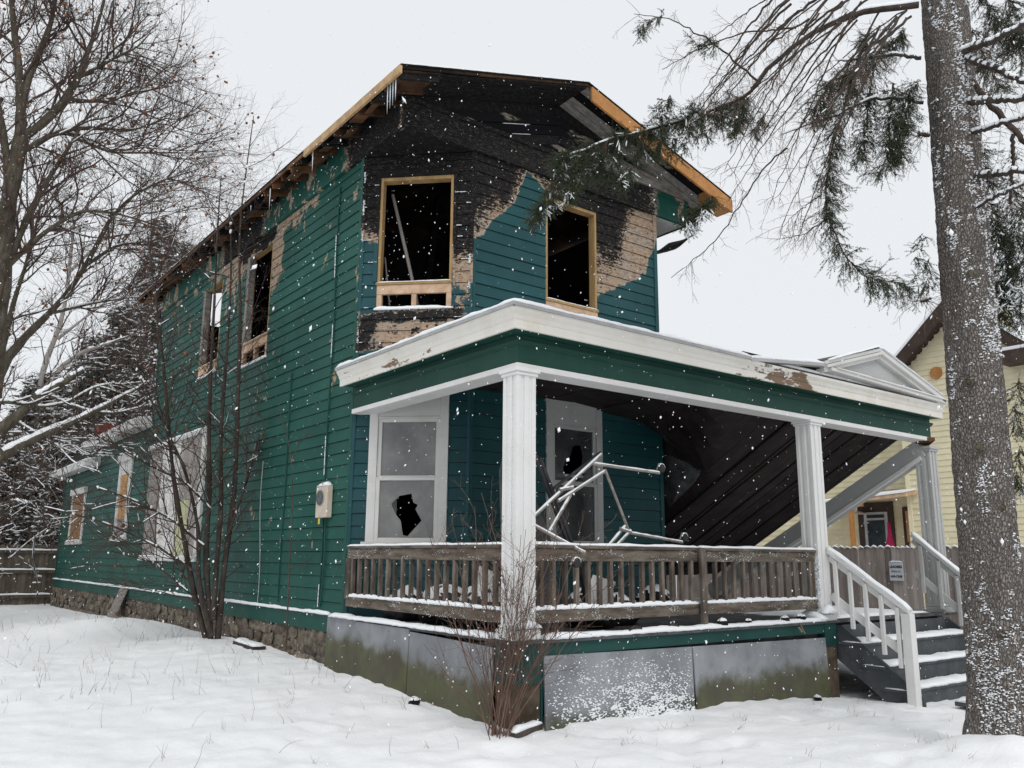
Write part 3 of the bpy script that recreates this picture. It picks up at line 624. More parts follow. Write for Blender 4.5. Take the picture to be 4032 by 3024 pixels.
h1 = [(.22, .6), (.36, .74), (.58, .78), (.62, .62), (.7, .58), (.66, .5), (.78, .3), (.74, .12), (.6, .02), (.45, .05), (.4, .3), (.3, .42)][::-1]
h2 = [(.3, .05), (.22, .2), (.3, .42), (.42, .5), (.5, .7), (.68, .72), (.74, .5), (.7, .3), (.8, .1), (.6, .03)][::-1]
sash_window(cham, lwC[0], HOUSE, hole_lo=h1); sash_window(front, lwF[0], HOUSE, hole_up=h2, gl='dim_glass', trim='grey_paint')
# boarded triple window and the two narrow rear windows
a0, a1 = bwL[0][0], bwL[0][1]; w = a1-a0
for k, (u0, u1, za, zb, m) in enumerate(((0, .27, 1.62, 4.02, 'board_taupe'), (.27, .6, 1.62, 4.02, 'board_white'), (.6, .8, 1.62, 2.75, 'board_lichen'), (.6, .95, 2.75, 4.02, 'board_taupe'), (.8, .95, 1.62, 2.75, 'board_taupe'))):
    mb = MB(); left.box(mb, a0+u0*w+.006, a0+u1*w-.006, za+.004, zb-.004, .0, .05+.012*(k % 2)); mb.build('window_board', M[m], HOUSE)
mb = MB(); left.box(mb, a0+.95*w, a1, 1.62, 4.02, 0, .07); left.box(mb, a0-.06, a1+.05, 1.52, 1.615, 0, .12); left.box(mb, a0-.04, a1+.04, 4.025, 4.1, 0, .11); bevel(mb.build('window_frame', M['trim_white'], HOUSE), .005)
snow_obj([snow_strip([left.w(a0-.04, 4.1, .055), left.w(a1+.04, 4.1, .055)], .11, .05, seed=6), snow_strip([left.w(a0-.06, 1.615, .085), left.w(a1, 1.615, .085)], .06, .02, seed=8)], HOUSE)
for (a0, a1, z0, z1), nm, split in ((opW[0], 'plywood', False), (opW[1], 'plywood_dark', True)):
    mb = MB(); c = .2 if not split else .14
    wing.box(mb, a0, a0+c, z0, z1, 0, .05); wing.box(mb, a1-c, a1, z0, z1, 0, .05); wing.box(mb, a0-.08, a1+.08, z1-.02, z1+.16, 0, .1); wing.box(mb, a0-.06, a1+.06, z0-.1, z0, 0, .1)
    if not split: wing.box(mb, a0+c, a1-c, z1-.35, z1-.02, 0, .03)
    bevel(mb.build('window_frame', M['trim_white'], HOUSE), .005); am = (a0+a1)/2
    for (p, q, za, zb, mm) in (((a0+c, am-.01, z0, z1-.02, nm), (am+.01, a1-c, z0, z1-.02, nm)) if split else ((a0+c, a1-c, z0+.45, z1-.35, nm), (a0+c, a1-c, z0, z0+.44, 'board_taupe'))):
        mb = MB(); wing.box(mb, p, q, za, zb, -.02, .02); mb.build('window_board', M[mm], HOUSE)
    snow_obj([snow_strip([wing.w(a0-.06, z0, .07), wing.w(a1+.06, z0, .07)], .06, .04, seed=9)], HOUSE)

# ---- frieze, chamfer soffits, gable, roof
mb = MB(); mb.box(XW-.04, YF-.04, ZF, XW, YB, ZT+.12); mb.box(XW-.062, YF-.062, ZF, XW-.04, YB, ZF+.05); mb.build('frieze_board', M['frieze_paint'], HOUSE)
mb = MB(); mb.box(XW, YF-.04, ZF, XS+.04, YF, ZT); mb.box(XW-.04, YF-.062, ZF-.003, XS+.06, YF-.04, ZF+.05); mb.box(XW-.04, YF-.07, ZT-.06, XS+.06, YF-.04, ZT+.003); mb.build('frieze_board', M['frieze_paint'], HOUSE)
mb = MB(); mb.box(XS, YF-.03, ZF, XS+.04, 12, ZT); mb.build('frieze_board', M['frieze_paint'], HOUSE)
mb = MB(); mb.prism([(XW+.005, C1[1], ZF+.01), (XW+.005, YF+.005, ZF+.01), (C2[0], YF+.005, ZF+.01)][::-1], (0, 0, .03)); mb.build('corner_soffit', M['char_wood'], HOUSE)
mb = MB(); mb.prism([(XR, YF+.005, ZF+.01), (XS, YF+.005, ZF+.01), (XS, 10.14, ZF+.01)], (0, 0, .03)); mb.build('corner_soffit', M['board_white'], HOUSE)
SL = .296; XE0, ZE = 4.82, 7.825; XA, ZA = 8.08, 7.825+(8.08-4.82)*SL; XE1 = 11.42; YR = 8.7; YRB = 21.6
# gable wall
mb = MB(); mb.prism([(XW, YF+.004, ZT-.02), (XS, YF+.004, ZT-.02), (XS, YF+.004, 7.95), (XA, YF+.004, ZA-.02), (XW, YF+.004, 7.95)], (0, .1, 0)); gab = mb.build('gable_wall', M['interior_dark'], HOUSE)
for sgn, xe in ((1, XE0), (-1, XE1)):      # chevron boards parallel to the rakes, clipped on the frieze
    for k in range(7):
        o0 = .07+k*.165; o1 = o0+.155; rr = random.Random(k+sgn)
        def zr(x, o): return ZA-abs(XA-x)*SL-o
        xb = lambda o: XA-sgn*(ZA-o-ZT)/SL
        x0b, x0t = xb(o1), xb(o0)
        lo = XW+.02 if sgn > 0 else XS-.02
        cl = (lambda v: max(v, lo)) if sgn > 0 else (lambda v: min(v, lo))
        x0b, x0t = cl(x0b), cl(x0t)
        if (XA-x0t)*sgn < .15: continue
        xbm = x0b if (XA-x0b)*sgn > 0 else XA
        pts = [(xbm, YF-.002, max(zr(xbm, o1), ZT)), (XA, YF-.002, max(zr(XA, o1), ZT)), (XA, YF-.002, zr(XA, o0)), (x0t, YF-.002, zr(x0t, o0))]
        if pts[1][2]-pts[0][2] < 1e-4 and xbm == XA: pts = pts[1:]
        if sgn < 0: pts = pts[::-1]
        mb = MB(); mb.prism(pts, (0, -.018-rr.random()*.03, 0)); gb = mb.build('gable_board', M['char_wood' if k in (0, 3) else 'char_pale'], gab)
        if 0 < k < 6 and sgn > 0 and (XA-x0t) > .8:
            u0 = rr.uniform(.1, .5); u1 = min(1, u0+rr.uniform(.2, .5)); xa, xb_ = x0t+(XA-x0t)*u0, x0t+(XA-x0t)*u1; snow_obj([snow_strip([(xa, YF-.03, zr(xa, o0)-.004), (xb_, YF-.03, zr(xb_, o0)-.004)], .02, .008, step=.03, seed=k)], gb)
# roof slabs
rf = MB()
for xe in (XE0, XE1):
    s = 1 if xe < XA else -1
    rf.prism([(xe, YR, ZE+.0), (XA, YR, ZA), (XA, YR, ZA+.035), (xe, YR, ZE+.035)][::s], (0, YRB-YR, 0))
roof = rf.build('roof', M['deck_under'], HOUSE)
mb = MB()
for xe in (XE0, XE1):
    s = 1 if xe < XA else -1
    mb.prism([(xe-.03*s, YR-.03, ZE+.028), (XA, YR-.03, ZA+.036), (XA, YR-.03, ZA+.05), (xe-.03*s, YR-.03, ZE+.042)][::s], (0, YRB-YR+.05, 0))
mb.build('shingle_edge', M['char_wood'], roof)
snow_obj([snow_strip([(XE0+.03, YR, ZE+.045), (XE0+.03, YRB, ZE+.045)], .12, .03, seed=2, step=.12), snow_strip([(XE0, YR+.02, ZE+.05), (XA, YR+.02, ZA+.052)], .11, .03, seed=3), snow_strip([(XA, YR+.02, ZA+.052), (XE1, YR+.02, ZE+.05)], .11, .03, seed=4)], roof)
mb = MB()
for xe in (XE0, XE1):
    s = 1 if xe < XA else -1; mb.prism([(xe+.1*s, YR+.08, ZE+.075), (XA, YR+.08, ZA+.053), (XA, YR+.08, ZA+.08), (xe+.1*s, YR+.08, ZE+.095)][::s], (0, YRB-YR-.15, 0))
mb.build('roof_snow', M['snow'], roof)
# fascia lumber on the left eave, orange board on the right rake
mb = MB(); mb.box(XE0-.04, YR-.02, ZE-.085, XE0, 11.66, ZE+.03); bevel(mb.build('eave_fascia', M['eave_lumber'], roof), .003)
mb = MB(); mb.box(XE0-.018, 11.66, ZE-.035, XE0, YRB, ZE+.03); mb.build('eave_fascia', M['rafter_wood'], roof)
mb = MB(); mb.prism([(XA+.05, YR-.045, ZA-.25), (XE1+.03, YR-.045, ZE-.24), (XE1+.03, YR-.045, ZE-.01), (XA+.05, YR-.045, ZA-.015)], (0, .04, 0)); bevel(mb.build('rake_fascia', M['orange_board'], roof), .003)
mb = MB(); mb.prism([(XE1-.45, YR-.004, ZE-.14), (XE1+.02, YR-.004, ZE-.22), (XE1+.02, YR-.004, ZE-.02), (XE1-.45, YR-.004, ZE+.1)], (0, .3, 0)); mb.build('eave_return', M['orange_board'], roof)
# open eave: rafter tails, blocking, scraps of soffit (left); front soffit boards
for k in range(34):
    yy = 8.78+k*.385; rr = random.Random(k*3+1); L = .5+rr.uniform(-.06, .12)
    mb = MB(); mb.beam((XE0+.01, yy, ZE-.06), (XW+.12, yy, ZE-.06+(XW+.12-XE0)*SL), .042, .105, h2=.12); mb.build('rafter_tail', M['rafter_wood' if rr.random() < .62 else 'char_wood'], roof)
    if rr.random() < .7:
        d0 = rr.uniform(.02, .1); mb = MB(); mb.beam((XE0+.1+d0, yy+.03, ZE-.03+rr.uniform(-.05, .02)), (XE0+.12+d0, yy+.35, ZE-.03+rr.uniform(-.07, .02)), rr.uniform(.08, .28), .016, up=(-.28, 0, 1)); mb.build('soffit_scrap', M['rafter_wood' if rr.random() < .6 else 'char_wood'], roof)
for s, xe in ((1, XE0), (-1, XE1)):
    for k in range(4):
        y0, y1 = YR+.02+k*.165, YR+.02+k*.165+.155; off = .03+.01*(k % 2)
        xo = xe+s*(.62 if (s > 0 and k < 3) else .12)
        a = [(xo, y0, ZE-off+abs(xo-xe)*SL), (XA, y0, ZA-off), (XA, y1, ZA-off), (xo, y1, ZE-off+abs(xo-xe)*SL)]
        if s < 0: a = a[::-1]
        mb = MB(); mb.prism(a, (0, 0, .018)); mb.build('soffit_board', M['char_wood' if s > 0 else ('grey_wood' if k != 1 else 'char_pale')], roof)
mb = MB(); mb.prism([(4.86, 8.72, ZE-.012), (6.35, 8.72, ZE-.012+1.49*SL), (5.45, 9.32, ZE-.012+.59*SL), (4.86, 9.32, ZE-.012)], (0, 0, .01)); mb.build('soffit_scrap', M['rafter_wood'], roof)
# moulding under the soffit on the right (greyed wood) and the torn sheet hanging at the right corner
mb = MB(); mb.prism([(8.9, YF-.05, ZT+.02), (XS+.1, YF-.05, ZT+.02-.0), (XS+.1, YF-.05, ZT+.12), (8.9, YF-.05, ZT+.34)], (0, -.05, 0)); mb.build('gable_moulding', M['grey_wood'], gab)
mb = MB(); N = 14
V = []; 
for iu in range(N):
    for iv in range(8):
        u = iu/(N-1); v = iv/7; x = XR+.05+u*1.05; yv = YF+.06+v*.62; z = 6.8+(ZF-.06-6.8)*(u**1.5)+.14*v*(1-u)+.018*math.sin(9*u+5*v)
        V.append((x, yv, z))
V += [(a, b, c+.02) for a, b, c in V]; n8 = N*8; F = []
for iu in range(N-1):
    for iv in range(7):
        q = iu*8+iv; F.append((q, q+1, q+9, q+8)); F.append((q+n8, q+8+n8, q+9+n8, q+1+n8))
for iu in range(N-1): F.append((iu*8, iu*8+8, iu*8+8+n8, iu*8+n8)); F.append((iu*8+7, iu*8+7+n8, iu*8+15+n8, iu*8+15))
for iv in range(7): F.append((iv, iv+n8, iv+1+n8, iv+1)); q = (N-1)*8+iv; F.append((q, q+1, q+1+n8, q+n8))
mb.poly(V, F); mb.build('torn_soffit_sheet', M['char_wood'], HOUSE, smooth=True)
# icicles under the left eave
rr = random.Random(5)
for yy in (8.86, 8.93, 9.0, 9.07, 11.4, 13.1, 14.0):
    l = rr.uniform(.1, .42); mb = MB(); mb.tube([(XE0+.01, yy, ZE-.08), (XE0+.01, yy, ZE-.08-l*.5), (XE0+.012, yy, ZE-.08-l)], [.011, .007, .001], 6)
    mb.build_at('icicle', M['ice'], (XE0+.01, yy, ZE-.08), smooth=True, label='slender icicle hanging under the left roof eave', cat='icicle', group='icicles under the left eave')
# snow caught on the charred chamfer edges
pts = []; rng = np.random.default_rng(2)
for k in range(5200):
    e = rng.integers(0, 4); z = rng.uniform(4.6, 7.2); zc = math.floor((z-Z0)/EXPO)*EXPO+Z0
    if e == 0: q = (rng.normal(.01, .008), z)
    elif e == 1: q = (1.6+rng.normal(0, .01), rng.uniform(4.6, 6.3))
    elif e == 2: q = (rng.uniform(1.36, 1.6), zc+.004+abs(rng.normal(0, .004)))
    else: q = (rng.uniform(.03, .24), zc+.004+abs(rng.normal(0, .004)))
    if fbm(np.array(q[0]*9+3.), np.array(q[1]*5.), 3, 5) < .5+.1*rng.random(): continue
    pts.append(cham.w(q[0], q[1], .026))
lumps_obj(pts, rng.uniform(.002, .0065, len(pts)), HOUSE, ax=(1.2, 1.2, .8))

# ---- rear wings: white eaves, roofs, chimney
for y0, y1, z, nm in ((21.02, 26.9, 4.72, 'a'), (26.2, 31.7, 4.2, 'b')):
    mb = MB(); mb.prism([(4.86, y0, z), (4.88, y0, z-.13), (XW+.3, y0, z-.05), (8.0, y0, z+.55), (8.0, y0, z+.6), (4.86, y0, z+.06)], (0, y1-y0, 0)); bevel(mb.build('wing_roof', M['trim_white'], HOUSE), .01)
    snow_obj([snow_strip([(4.93, y0+.02, z+.07), (4.93, y1-.02, z+.07)], .12, .04, seed=int(y0))], HOUSE)
    mb = MB(); mb.prism([(4.95, y0+.03, z+.08), (8.0, y0+.03, z+.605), (8.0, y0+.03, z+.68), (4.95, y0+.03, z+.13)], (0, y1-y0-.06, 0)); mb.build('wing_roof_snow', M['snow'], HOUSE)
CH = thing('brick_chimney', 'red brick chimney with snow on its courses behind the rear wing roof', 'chimney', (5.98, 29.2, 4.2))
mb = MB(); mb.box(5.76, 29.0, 4.2, 6.2, 29.4, 5.75); core = mb.build('flue_core', M['mortar'], CH)
bm_ = MB(); bm_.box(-.105, -.05, -.033, .105, .05, .033); bme = None
for row in range(20):
    for k in range(2):
        for fx, fy, rz in ((5.88+k*.22, 28.985, 0), (5.745, 29.1+k*.22, math.pi/2)):
            if bme is None: ob = bm_.build('brick', M['brick'], core, loc=(fx, fy, 4.25+row*.077)); bme = ob.data
            else: add('brick', bme, core, loc=(fx+(row % 2)*.03-.015 if rz == 0 else fx, fy if rz == 0 else fy+(row % 2)*.03-.015, 4.25+row*.077), rot=(0, 0, rz))
snow_obj([snow_strip([(5.98, 28.98, 5.75), (5.98, 29.42, 5.75)], .46, .07)], CH)
# ============================================================ porch
PX, PY, ZD = 5.244, 6.767, .85
def ywall(x): return 10.54-(x-XW)+.0 if x < C2[0] else (YF if x < XR else 11.6)
# deck boards (run front to back)
x = PX-.03; k = 0; deck = None
mb = MB(); mb.box(5.35, 6.85, .6, 13.9, 6.95, .815); mb.box(5.35, 9.0, .6, 13.9, 9.1, .815); deck = mb.build('deck_joist', M['deck_wood'], HOUSE)
while x < 14.05:
    mb = MB(); ye = ywall(x+.07)-.03; mb.box(x, 6.70+random.uniform(-.004, .004), .818, x+.136, ye, ZD); mb.build('deck_board', M['deck_wood'], deck); x += .14
# rim boards, skirt panels, piers
mb = MB(); mb.box(5.53, 6.742, .69, 10.46, 6.78, .815); mb.build('rim_board', M['skirt_green'], HOUSE)
mb = MB(); mb.box(5.205, 6.728, .44, 5.53, 7.05, .815); mb.build('rim_board', M['skirt_green'], HOUSE)
mb = MB(); mb.box(10.44, 6.735, .52, 10.72, 7.0, .815); mb.build('rim_board', M['skirt_green'], HOUSE)
mb = MB(); mb.box(5.215, 6.74, -.3, 5.525, 7.05, .44); mb.build('porch_pier', M['pier'], HOUSE)
mb = MB(); mb.box(10.46, 6.75, -.4, 10.72, 7.0, .52); mb.build('porch_pier', M['pier'], HOUSE)
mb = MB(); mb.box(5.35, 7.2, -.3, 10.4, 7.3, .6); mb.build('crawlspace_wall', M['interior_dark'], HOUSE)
for (x0, x1, t, zb, tl) in ((5.565, 7.755, .695, -.2, .05), (7.775, 10.42, .665, -.3, .07)):
    mb = MB(); mb.hexa([(x0, 6.735-tl, zb), (x1, 6.735-tl*.8, zb), (x1, 6.755-tl*.8, zb), (x0, 6.755-tl, zb), (x0, 6.72, t), (x1, 6.72, t-.03), (x1, 6.738, t-.03), (x0, 6.738, t)]); mb.build('skirt_panel', M['skirt_plywood'], HOUSE)
mb = MB(); mb.box(5.535, 6.735, -.2, 5.56, 6.77, .69); mb.build('skirt_batten', M['skirt_green'], HOUSE)
for (y0, y1, t0, t1, o) in ((7.08, 8.7, .765, .805, .006), (8.71, 10.05, .83, .835, 0), (10.06, 10.86, .845, .855, .008)):
    mb = MB(); x = 5.195+o; mb.hexa([(x-.03, y0, -.1), (x+.018-.03, y0, -.1), (x+.018-.03, y1, -.1), (x-.03, y1, -.1), (x, y0, t0), (x+.018, y0, t0), (x+.018, y1, t1), (x, y1, t1)]); mb.build('skirt_panel', M['skirt_plywood'], HOUSE)
# snow blown on the first front panel
rng = np.random.default_rng(8); pts = []; sz = []
while len(pts) < 3600:
    u, v = rng.random(), rng.random()**1.7
    dens = np.exp(-((u-.62+.35*v-.1)/.36)**2)*(1-v)**.8+.05
    if rng.random() > dens*(.35+1.3*(fbm(np.array(u*14), np.array(v*9), 3, 2) > .47)): continue
    x = 5.6+u*2.13; z = -.02+v*.68; pts.append((x, 6.735-.05*(1-(z+.2)/.9)-.012, z)); sz.append(rng.uniform(.0025, .0085)*(1.4-v*.6))
lumps_obj(pts, np.array(sz), HOUSE, ax=(1.7, .6, .8))
# columns
def column(x, y, z0, z1, mat, snowy=False, w=.25, base=True):
    h = w/2; cx, cy = x+h, y+h; mb = MB(); mb.box(cx-h+.012, cy-h+.012, z0, cx+h-.012, cy+h-.012, z1)
    mb2 = MB()
    for sx in (-1, 1):
        for sy in (-1, 1):
            X0, Y0 = cx+sx*(h-.025), cy+sy*(h-.025); mb2.box(X0-.025, Y0-.025, z0+.001, X0+.025, Y0+.025, z1-.001)
    for s, a in ((0, -1), (0, 1), (1, -1), (1, 1)):
        if s == 0: mb2.box(cx-.03, cy+a*(h-.006)-.008, z0+.001, cx+.03, cy+a*(h-.006)+.008, z1-.001)
        else: mb2.box(cx+a*(h-.006)-.008, cy-.03, z0+.001, cx+a*(h-.006)+.008, cy+.03, z1-.001)
    c = mb.build('porch_column', M[mat], HOUSE); bevel(mb2.build('column_strips', M[mat], c), .004)
    mb = MB(); mb.box(cx-h-.035, cy-h-.035, z1-.05, cx+h+.035, cy+h+.035, z1); mb.box(cx-h-.018, cy-h-.018, z1-.085, cx+h+.018, cy+h+.018, z1-.05); bevel(mb.build('capital', M[mat], c), .006)
    if base:
        mb = MB(); mb.box(cx-h-.04, cy-h-.04, z0, cx+h+.04, cy+h+.04, z0+.1); mb.box(cx-h-.02, cy-h-.02, z0+.1, cx+h+.02, cy+h+.02, z0+.14); bevel(mb.build('column_base', M[mat], c), .01)
    return c
c1 = column(PX, PY, ZD, 3.6, 'column_white'); c2 = column(10.46, PY, ZD-.02, 3.6, 'column_white'); c3 = column(13.8, PY, ZD-.02, 3.5, 'grey_paint')
rng = np.random.default_rng(4); P_ = []
for k in range(900):
    z = .95+2.5*rng.random()**1.3
    if rng.random() < .62: P_.append((PX-.003, PY+rng.choice([.05, .1, .2, .06, .11], 1)[0]+rng.normal(0, .012), z))
    else: P_.append((PX+rng.choice([.0, .24, .1, .15], 1)[0]+rng.normal(0, .012), PY-.003, z))
lumps_obj(P_, rng.uniform(.002, .006, len(P_)), c1, ax=(.5, 1, 1.4))
snow_obj([snow_strip([(PX-.05, PY+.14, ZD+.12), (PX-.05, PY-.05, ZD+.12), (PX+.26, PY-.05, ZD+.12)], .09, .06, seed=11)], c1)
snow_obj([snow_strip([(10.4, PY-.05, ZD+.1), (10.68, PY-.05, ZD+.1)], .12, .1, seed=12), snow_strip([(10.38, PY+.3, ZD+.02), (10.38, PY-.1, ZD+.02)], .14, .1, seed=13)], c2)
lumps_obj([(10.455, PY+random.uniform(.0, .1), random.uniform(.95, 1.7)) for _ in range(260)], np.array([random.uniform(.006, .016) for _ in range(260)]), c2, ax=(.7, 1, 1.2))
# entablature: profile swept round the porch corner; o = distance outside the column line
def sweep(prof, y_end, x_end, name, mat, parent, x_start=None):
    n = len(prof); mb = MB(); V = []
    for o, z in prof: V.append((PX-o, y_end, z))
    for o, z in prof: V.append((PX-o, PY-o, z))
    for o, z in prof: V.append((x_end, PY-o, z))
    F = [tuple(range(n)), tuple(range(2*n, 3*n))[::-1]]
    for k in range(n):
        j = (k+1) % n; F += [(k, n+k, n+j, j), (n+k, 2*n+k, 2*n+j, n+j)]
    mb.poly(V, F); return mb.build(name, M[mat], parent)
beam = sweep([(-.015, 3.64), (-.24, 3.64), (-.24, 3.95), (-.015, 3.95)], 10.5, 13.93, 'porch_beam', 'porch_green', HOUSE)
bevel(sweep([(.02, 3.575), (-.26, 3.575), (-.26, 3.639), (.02, 3.639)], 10.48, 13.8, 'beam_trim', 'white_paint', beam), .004)
sweep([(-.012, 3.83), (.03, 3.86), (.03, 3.885), (-.012, 3.9)], 10.5, 13.95, 'beam_moulding', 'porch_green', beam)
sweep([(-.2, 3.951), (.15, 3.951), (.15, 3.975), (-.2, 3.975)], 10.5, 13.97, 'porch_soffit', 'porch_green', beam)
fas = sweep([(.151, 3.95), (.18, 3.95), (.18, 4.04), (.19, 4.05), (.205, 4.09), (.235, 4.13), (.24, 4.165), (.151, 4.165)], 10.56, 13.99, 'fascia', 'fascia_paint', beam)
sweep([(.151, 4.166), (.26, 4.166), (.262, 4.20), (.151, 4.20)], 10.57, 8.85, 'drip_edge', 'metal_grey', beam)
mb = MB(); mb.beam((8.86, PY-.2, 4.17), (10.55, PY-.2, 4.345), .11, .04); mb.build('drip_edge', M['grey_paint'], beam)
mb = MB(); mb.box(8.95, PY-.06, 4.1, 13.7, PY+.1, 4.33); mb.build('gap_void_box', M['char_wood'], beam)  # dark box added behind the gap over the fascia, standing in for its black void
# pediment over the steps
def ped(y):
    mb = MB(); A, T, B = (10.52, 4.37), (12.02, 4.79), (13.9, 4.26)
    for o, th, dz, nm in ((0, .05, .0, 0), (.03, .045, -.055, 0), (-.02, .06, -.105, 0)):
        for p, q in ((A, T), (T, B)): mb.beam((p[0], y-o, p[1]+dz), (q[0], y-o, q[1]+dz), .14, th, up=(0, 0, 1))
    c = bevel(mb.build('pediment_cornice', M['trim_white'], beam), .004)
    mb = MB(); mb.prism([(10.9, y+.02, 4.33), (13.5, y+.02, 4.26), (12.02, y+.02, 4.70)], (0, .03, 0)); mb.build('pediment_panel', M['grey_paint'], beam)
    mb = MB(); mb.beam((10.62, y-.02, 4.29), (13.95, y-.02, 4.20), .16, .05); mb.beam((10.75, y-.05, 4.315), (13.95, y-.05, 4.235), .14, .02); bevel(mb.build('pediment_sill', M['trim_white'], beam), .004)
    mb = MB(); mb.prism([(10.5, y-.05, 4.39), (12.02, y-.05, 4.815), (13.92, y-.05, 4.28), (13.92, y-.05, 4.30), (12.02, y-.05, 4.838), (10.5, y-.05, 4.41)], (0, 2.2, 0)); mb.build('pediment_roof', M['deck_wood'], beam)
    return [snow_strip([(10.6, y-.04, 4.415), (12.02, y-.04, 4.84)], .12, .03, seed=21), snow_strip([(12.1, y-.04, 4.82), (13.9, y-.04, 4.305)], .1, .02, seed=22), snow_strip([(10.8, y-.07, 4.325), (13.9, y-.07, 4.25)], .07, .015, seed=23)]
st = ped(PY-.2)
st += [snow_strip([(PX-.2, 10.56, 4.2), (PX-.2, PY-.2, 4.2), (8.85, PY-.2, 4.2)], .13, .05, seed=24), snow_strip([(8.86, PY-.19, 4.19), (10.55, PY-.19, 4.365)], .14, .055, seed=25)]
snow_obj(st, beam)
# ceiling: hung level on the left, torn and collapsed on the right
def zceil(x, y):
    p1 = 3.9-.58*(y-6.9); d = (x-8.6)*.834-(y-6.9)*.552
    if d <= 0: return 3.93-.2*max(0, (x-8.4)/1.8)*max(0, (y-6.9)/2.5)
    p2 = 3.93-.2*max(0, min(1, (x-8.4)/1.8))*max(0, min(1, (y-6.9)/2.5))-1.6*d
    if x > XR: p2 -= 2.8*(x-XR)*max(0, min(1, (y-8.2)/1.2))
    return max(p1, p2, .9)
x = 5.28; k = 0; ceil = None
mb = MB(); mb.box(5.5, 6.99, 3.94, 8.6, 7.06, 3.98); ceil = mb.build('ceiling_joist', M['ceiling_wood'], HOUSE)
while x < 13.85:
    x1 = min(x+.495, 13.88); ye = (ywall(x1)-.02) if x1 < XR-.0 else (YF-.02 if x < XR-.3 else 11.3); n = 60; V = []; tw = random.uniform(-.02, .02)
    for t in (0, 1):
        for i_ in range(n+1):
            y = 6.97+(ye-6.97)*i_/n
            for xx in (x+.006, x1-.006): V.append((xx, y, zceil(xx, y)+t*.02+tw*.5))
    F = []; o = 2*(n+1)
    for i_ in range(n):
        a = i_*2; F += [(a, a+1, a+3, a+2), (o+a, o+a+2, o+a+3, o+a+1), (a, a+2, o+a+2, o+a), (a+1, o+a+1, o+a+3, a+3)]
    F += [(0, o, o+1, 1), (2*n, 2*n+1, o+2*n+1, o+2*n)]
    mb = MB(); mb.poly(V, F); mb.build('ceiling_board', M['ceiling_wood'], ceil); x += .5; k += 1
for xs in np.arange(8.9, 13.8, .62):     # seams proud of the fallen boards
    mb = MB(); pts = [(xs, y, zceil(xs, y)-.012) for y in np.linspace(7.0, 11.2, 22)]
    for a, b in zip(pts[:-1], pts[1:]): mb.beam(a, b, .05, .018)
    if xs > XR: mb.build('ceiling_batten', M['ceiling_seam'], ceil)
# porch roof deck with snow
for nm, dz, mt in (('porch_roof', .23, 'deck_wood'), ('porch_roof_snow', .27, 'snow')):
    xs = np.linspace(PX-.12, 13.9, 60); V = []; N = 16
    for x in xs:
        ye = ywall(max(x, XW))-.01 if x < XR-.05 else 11.4
        for i_ in range(N):
            t = i_/(N-1); y = PY-.16+(ye-PY+.16)*t; base = max(4.0-.0*t, 0) if x < 8.6 else zceil(x, max(y, 6.9)); zz = base+dz-.04+.11*min(y-PY+.16, x-PX+.12)*max(0, min(1, 1-(x-8.6)/1.5))
            if t < .02: zz = 4.0+dz-.04
            V.append((x, y, zz))
    n0 = len(V); V += [(a, b, c+.03) for a, b, c in V]; F = []
    for a in range(59):
        for b in range(N-1):
            q = a*N+b; F.append((q, q+1, q+N+1, q+N)); F.append((q+n0, q+N+n0, q+N+1+n0, q+1+n0))
        F.append((a*N, a*N+N, a*N+N+n0, a*N+n0)); q = a*N+N-1; F.append((q, q+n0, q+N+n0, q+N))
    for b in range(N-1): F.append((b, b+n0, b+1+n0, b+1)); q = 59*N+b; F.append((q, q+1, q+1+n0, q+n0))
    mb = MB(); mb.poly(V, F); mb.build(nm, M[mt], beam, smooth=(mt == 'snow'))
mb = MB(); mb.beam((13.9, 6.9, 3.47), (13.9, 11.45, .98), .26, .3); fb = bevel(mb.build('fallen_beam', M['grey_paint'], HOUSE), .006)
mb = MB(); mb.beam((13.78, 6.9, 3.31), (13.78, 11.45, .82), .05, .06); mb.build('beam_trim', M['white_paint'], fb)
mb = MB(); mb.beam((13.72, 6.75, 3.6), (13.98, 7.0, 3.56), .25, .06); mb.build('broken_end', M['rafter_wood'], fb)
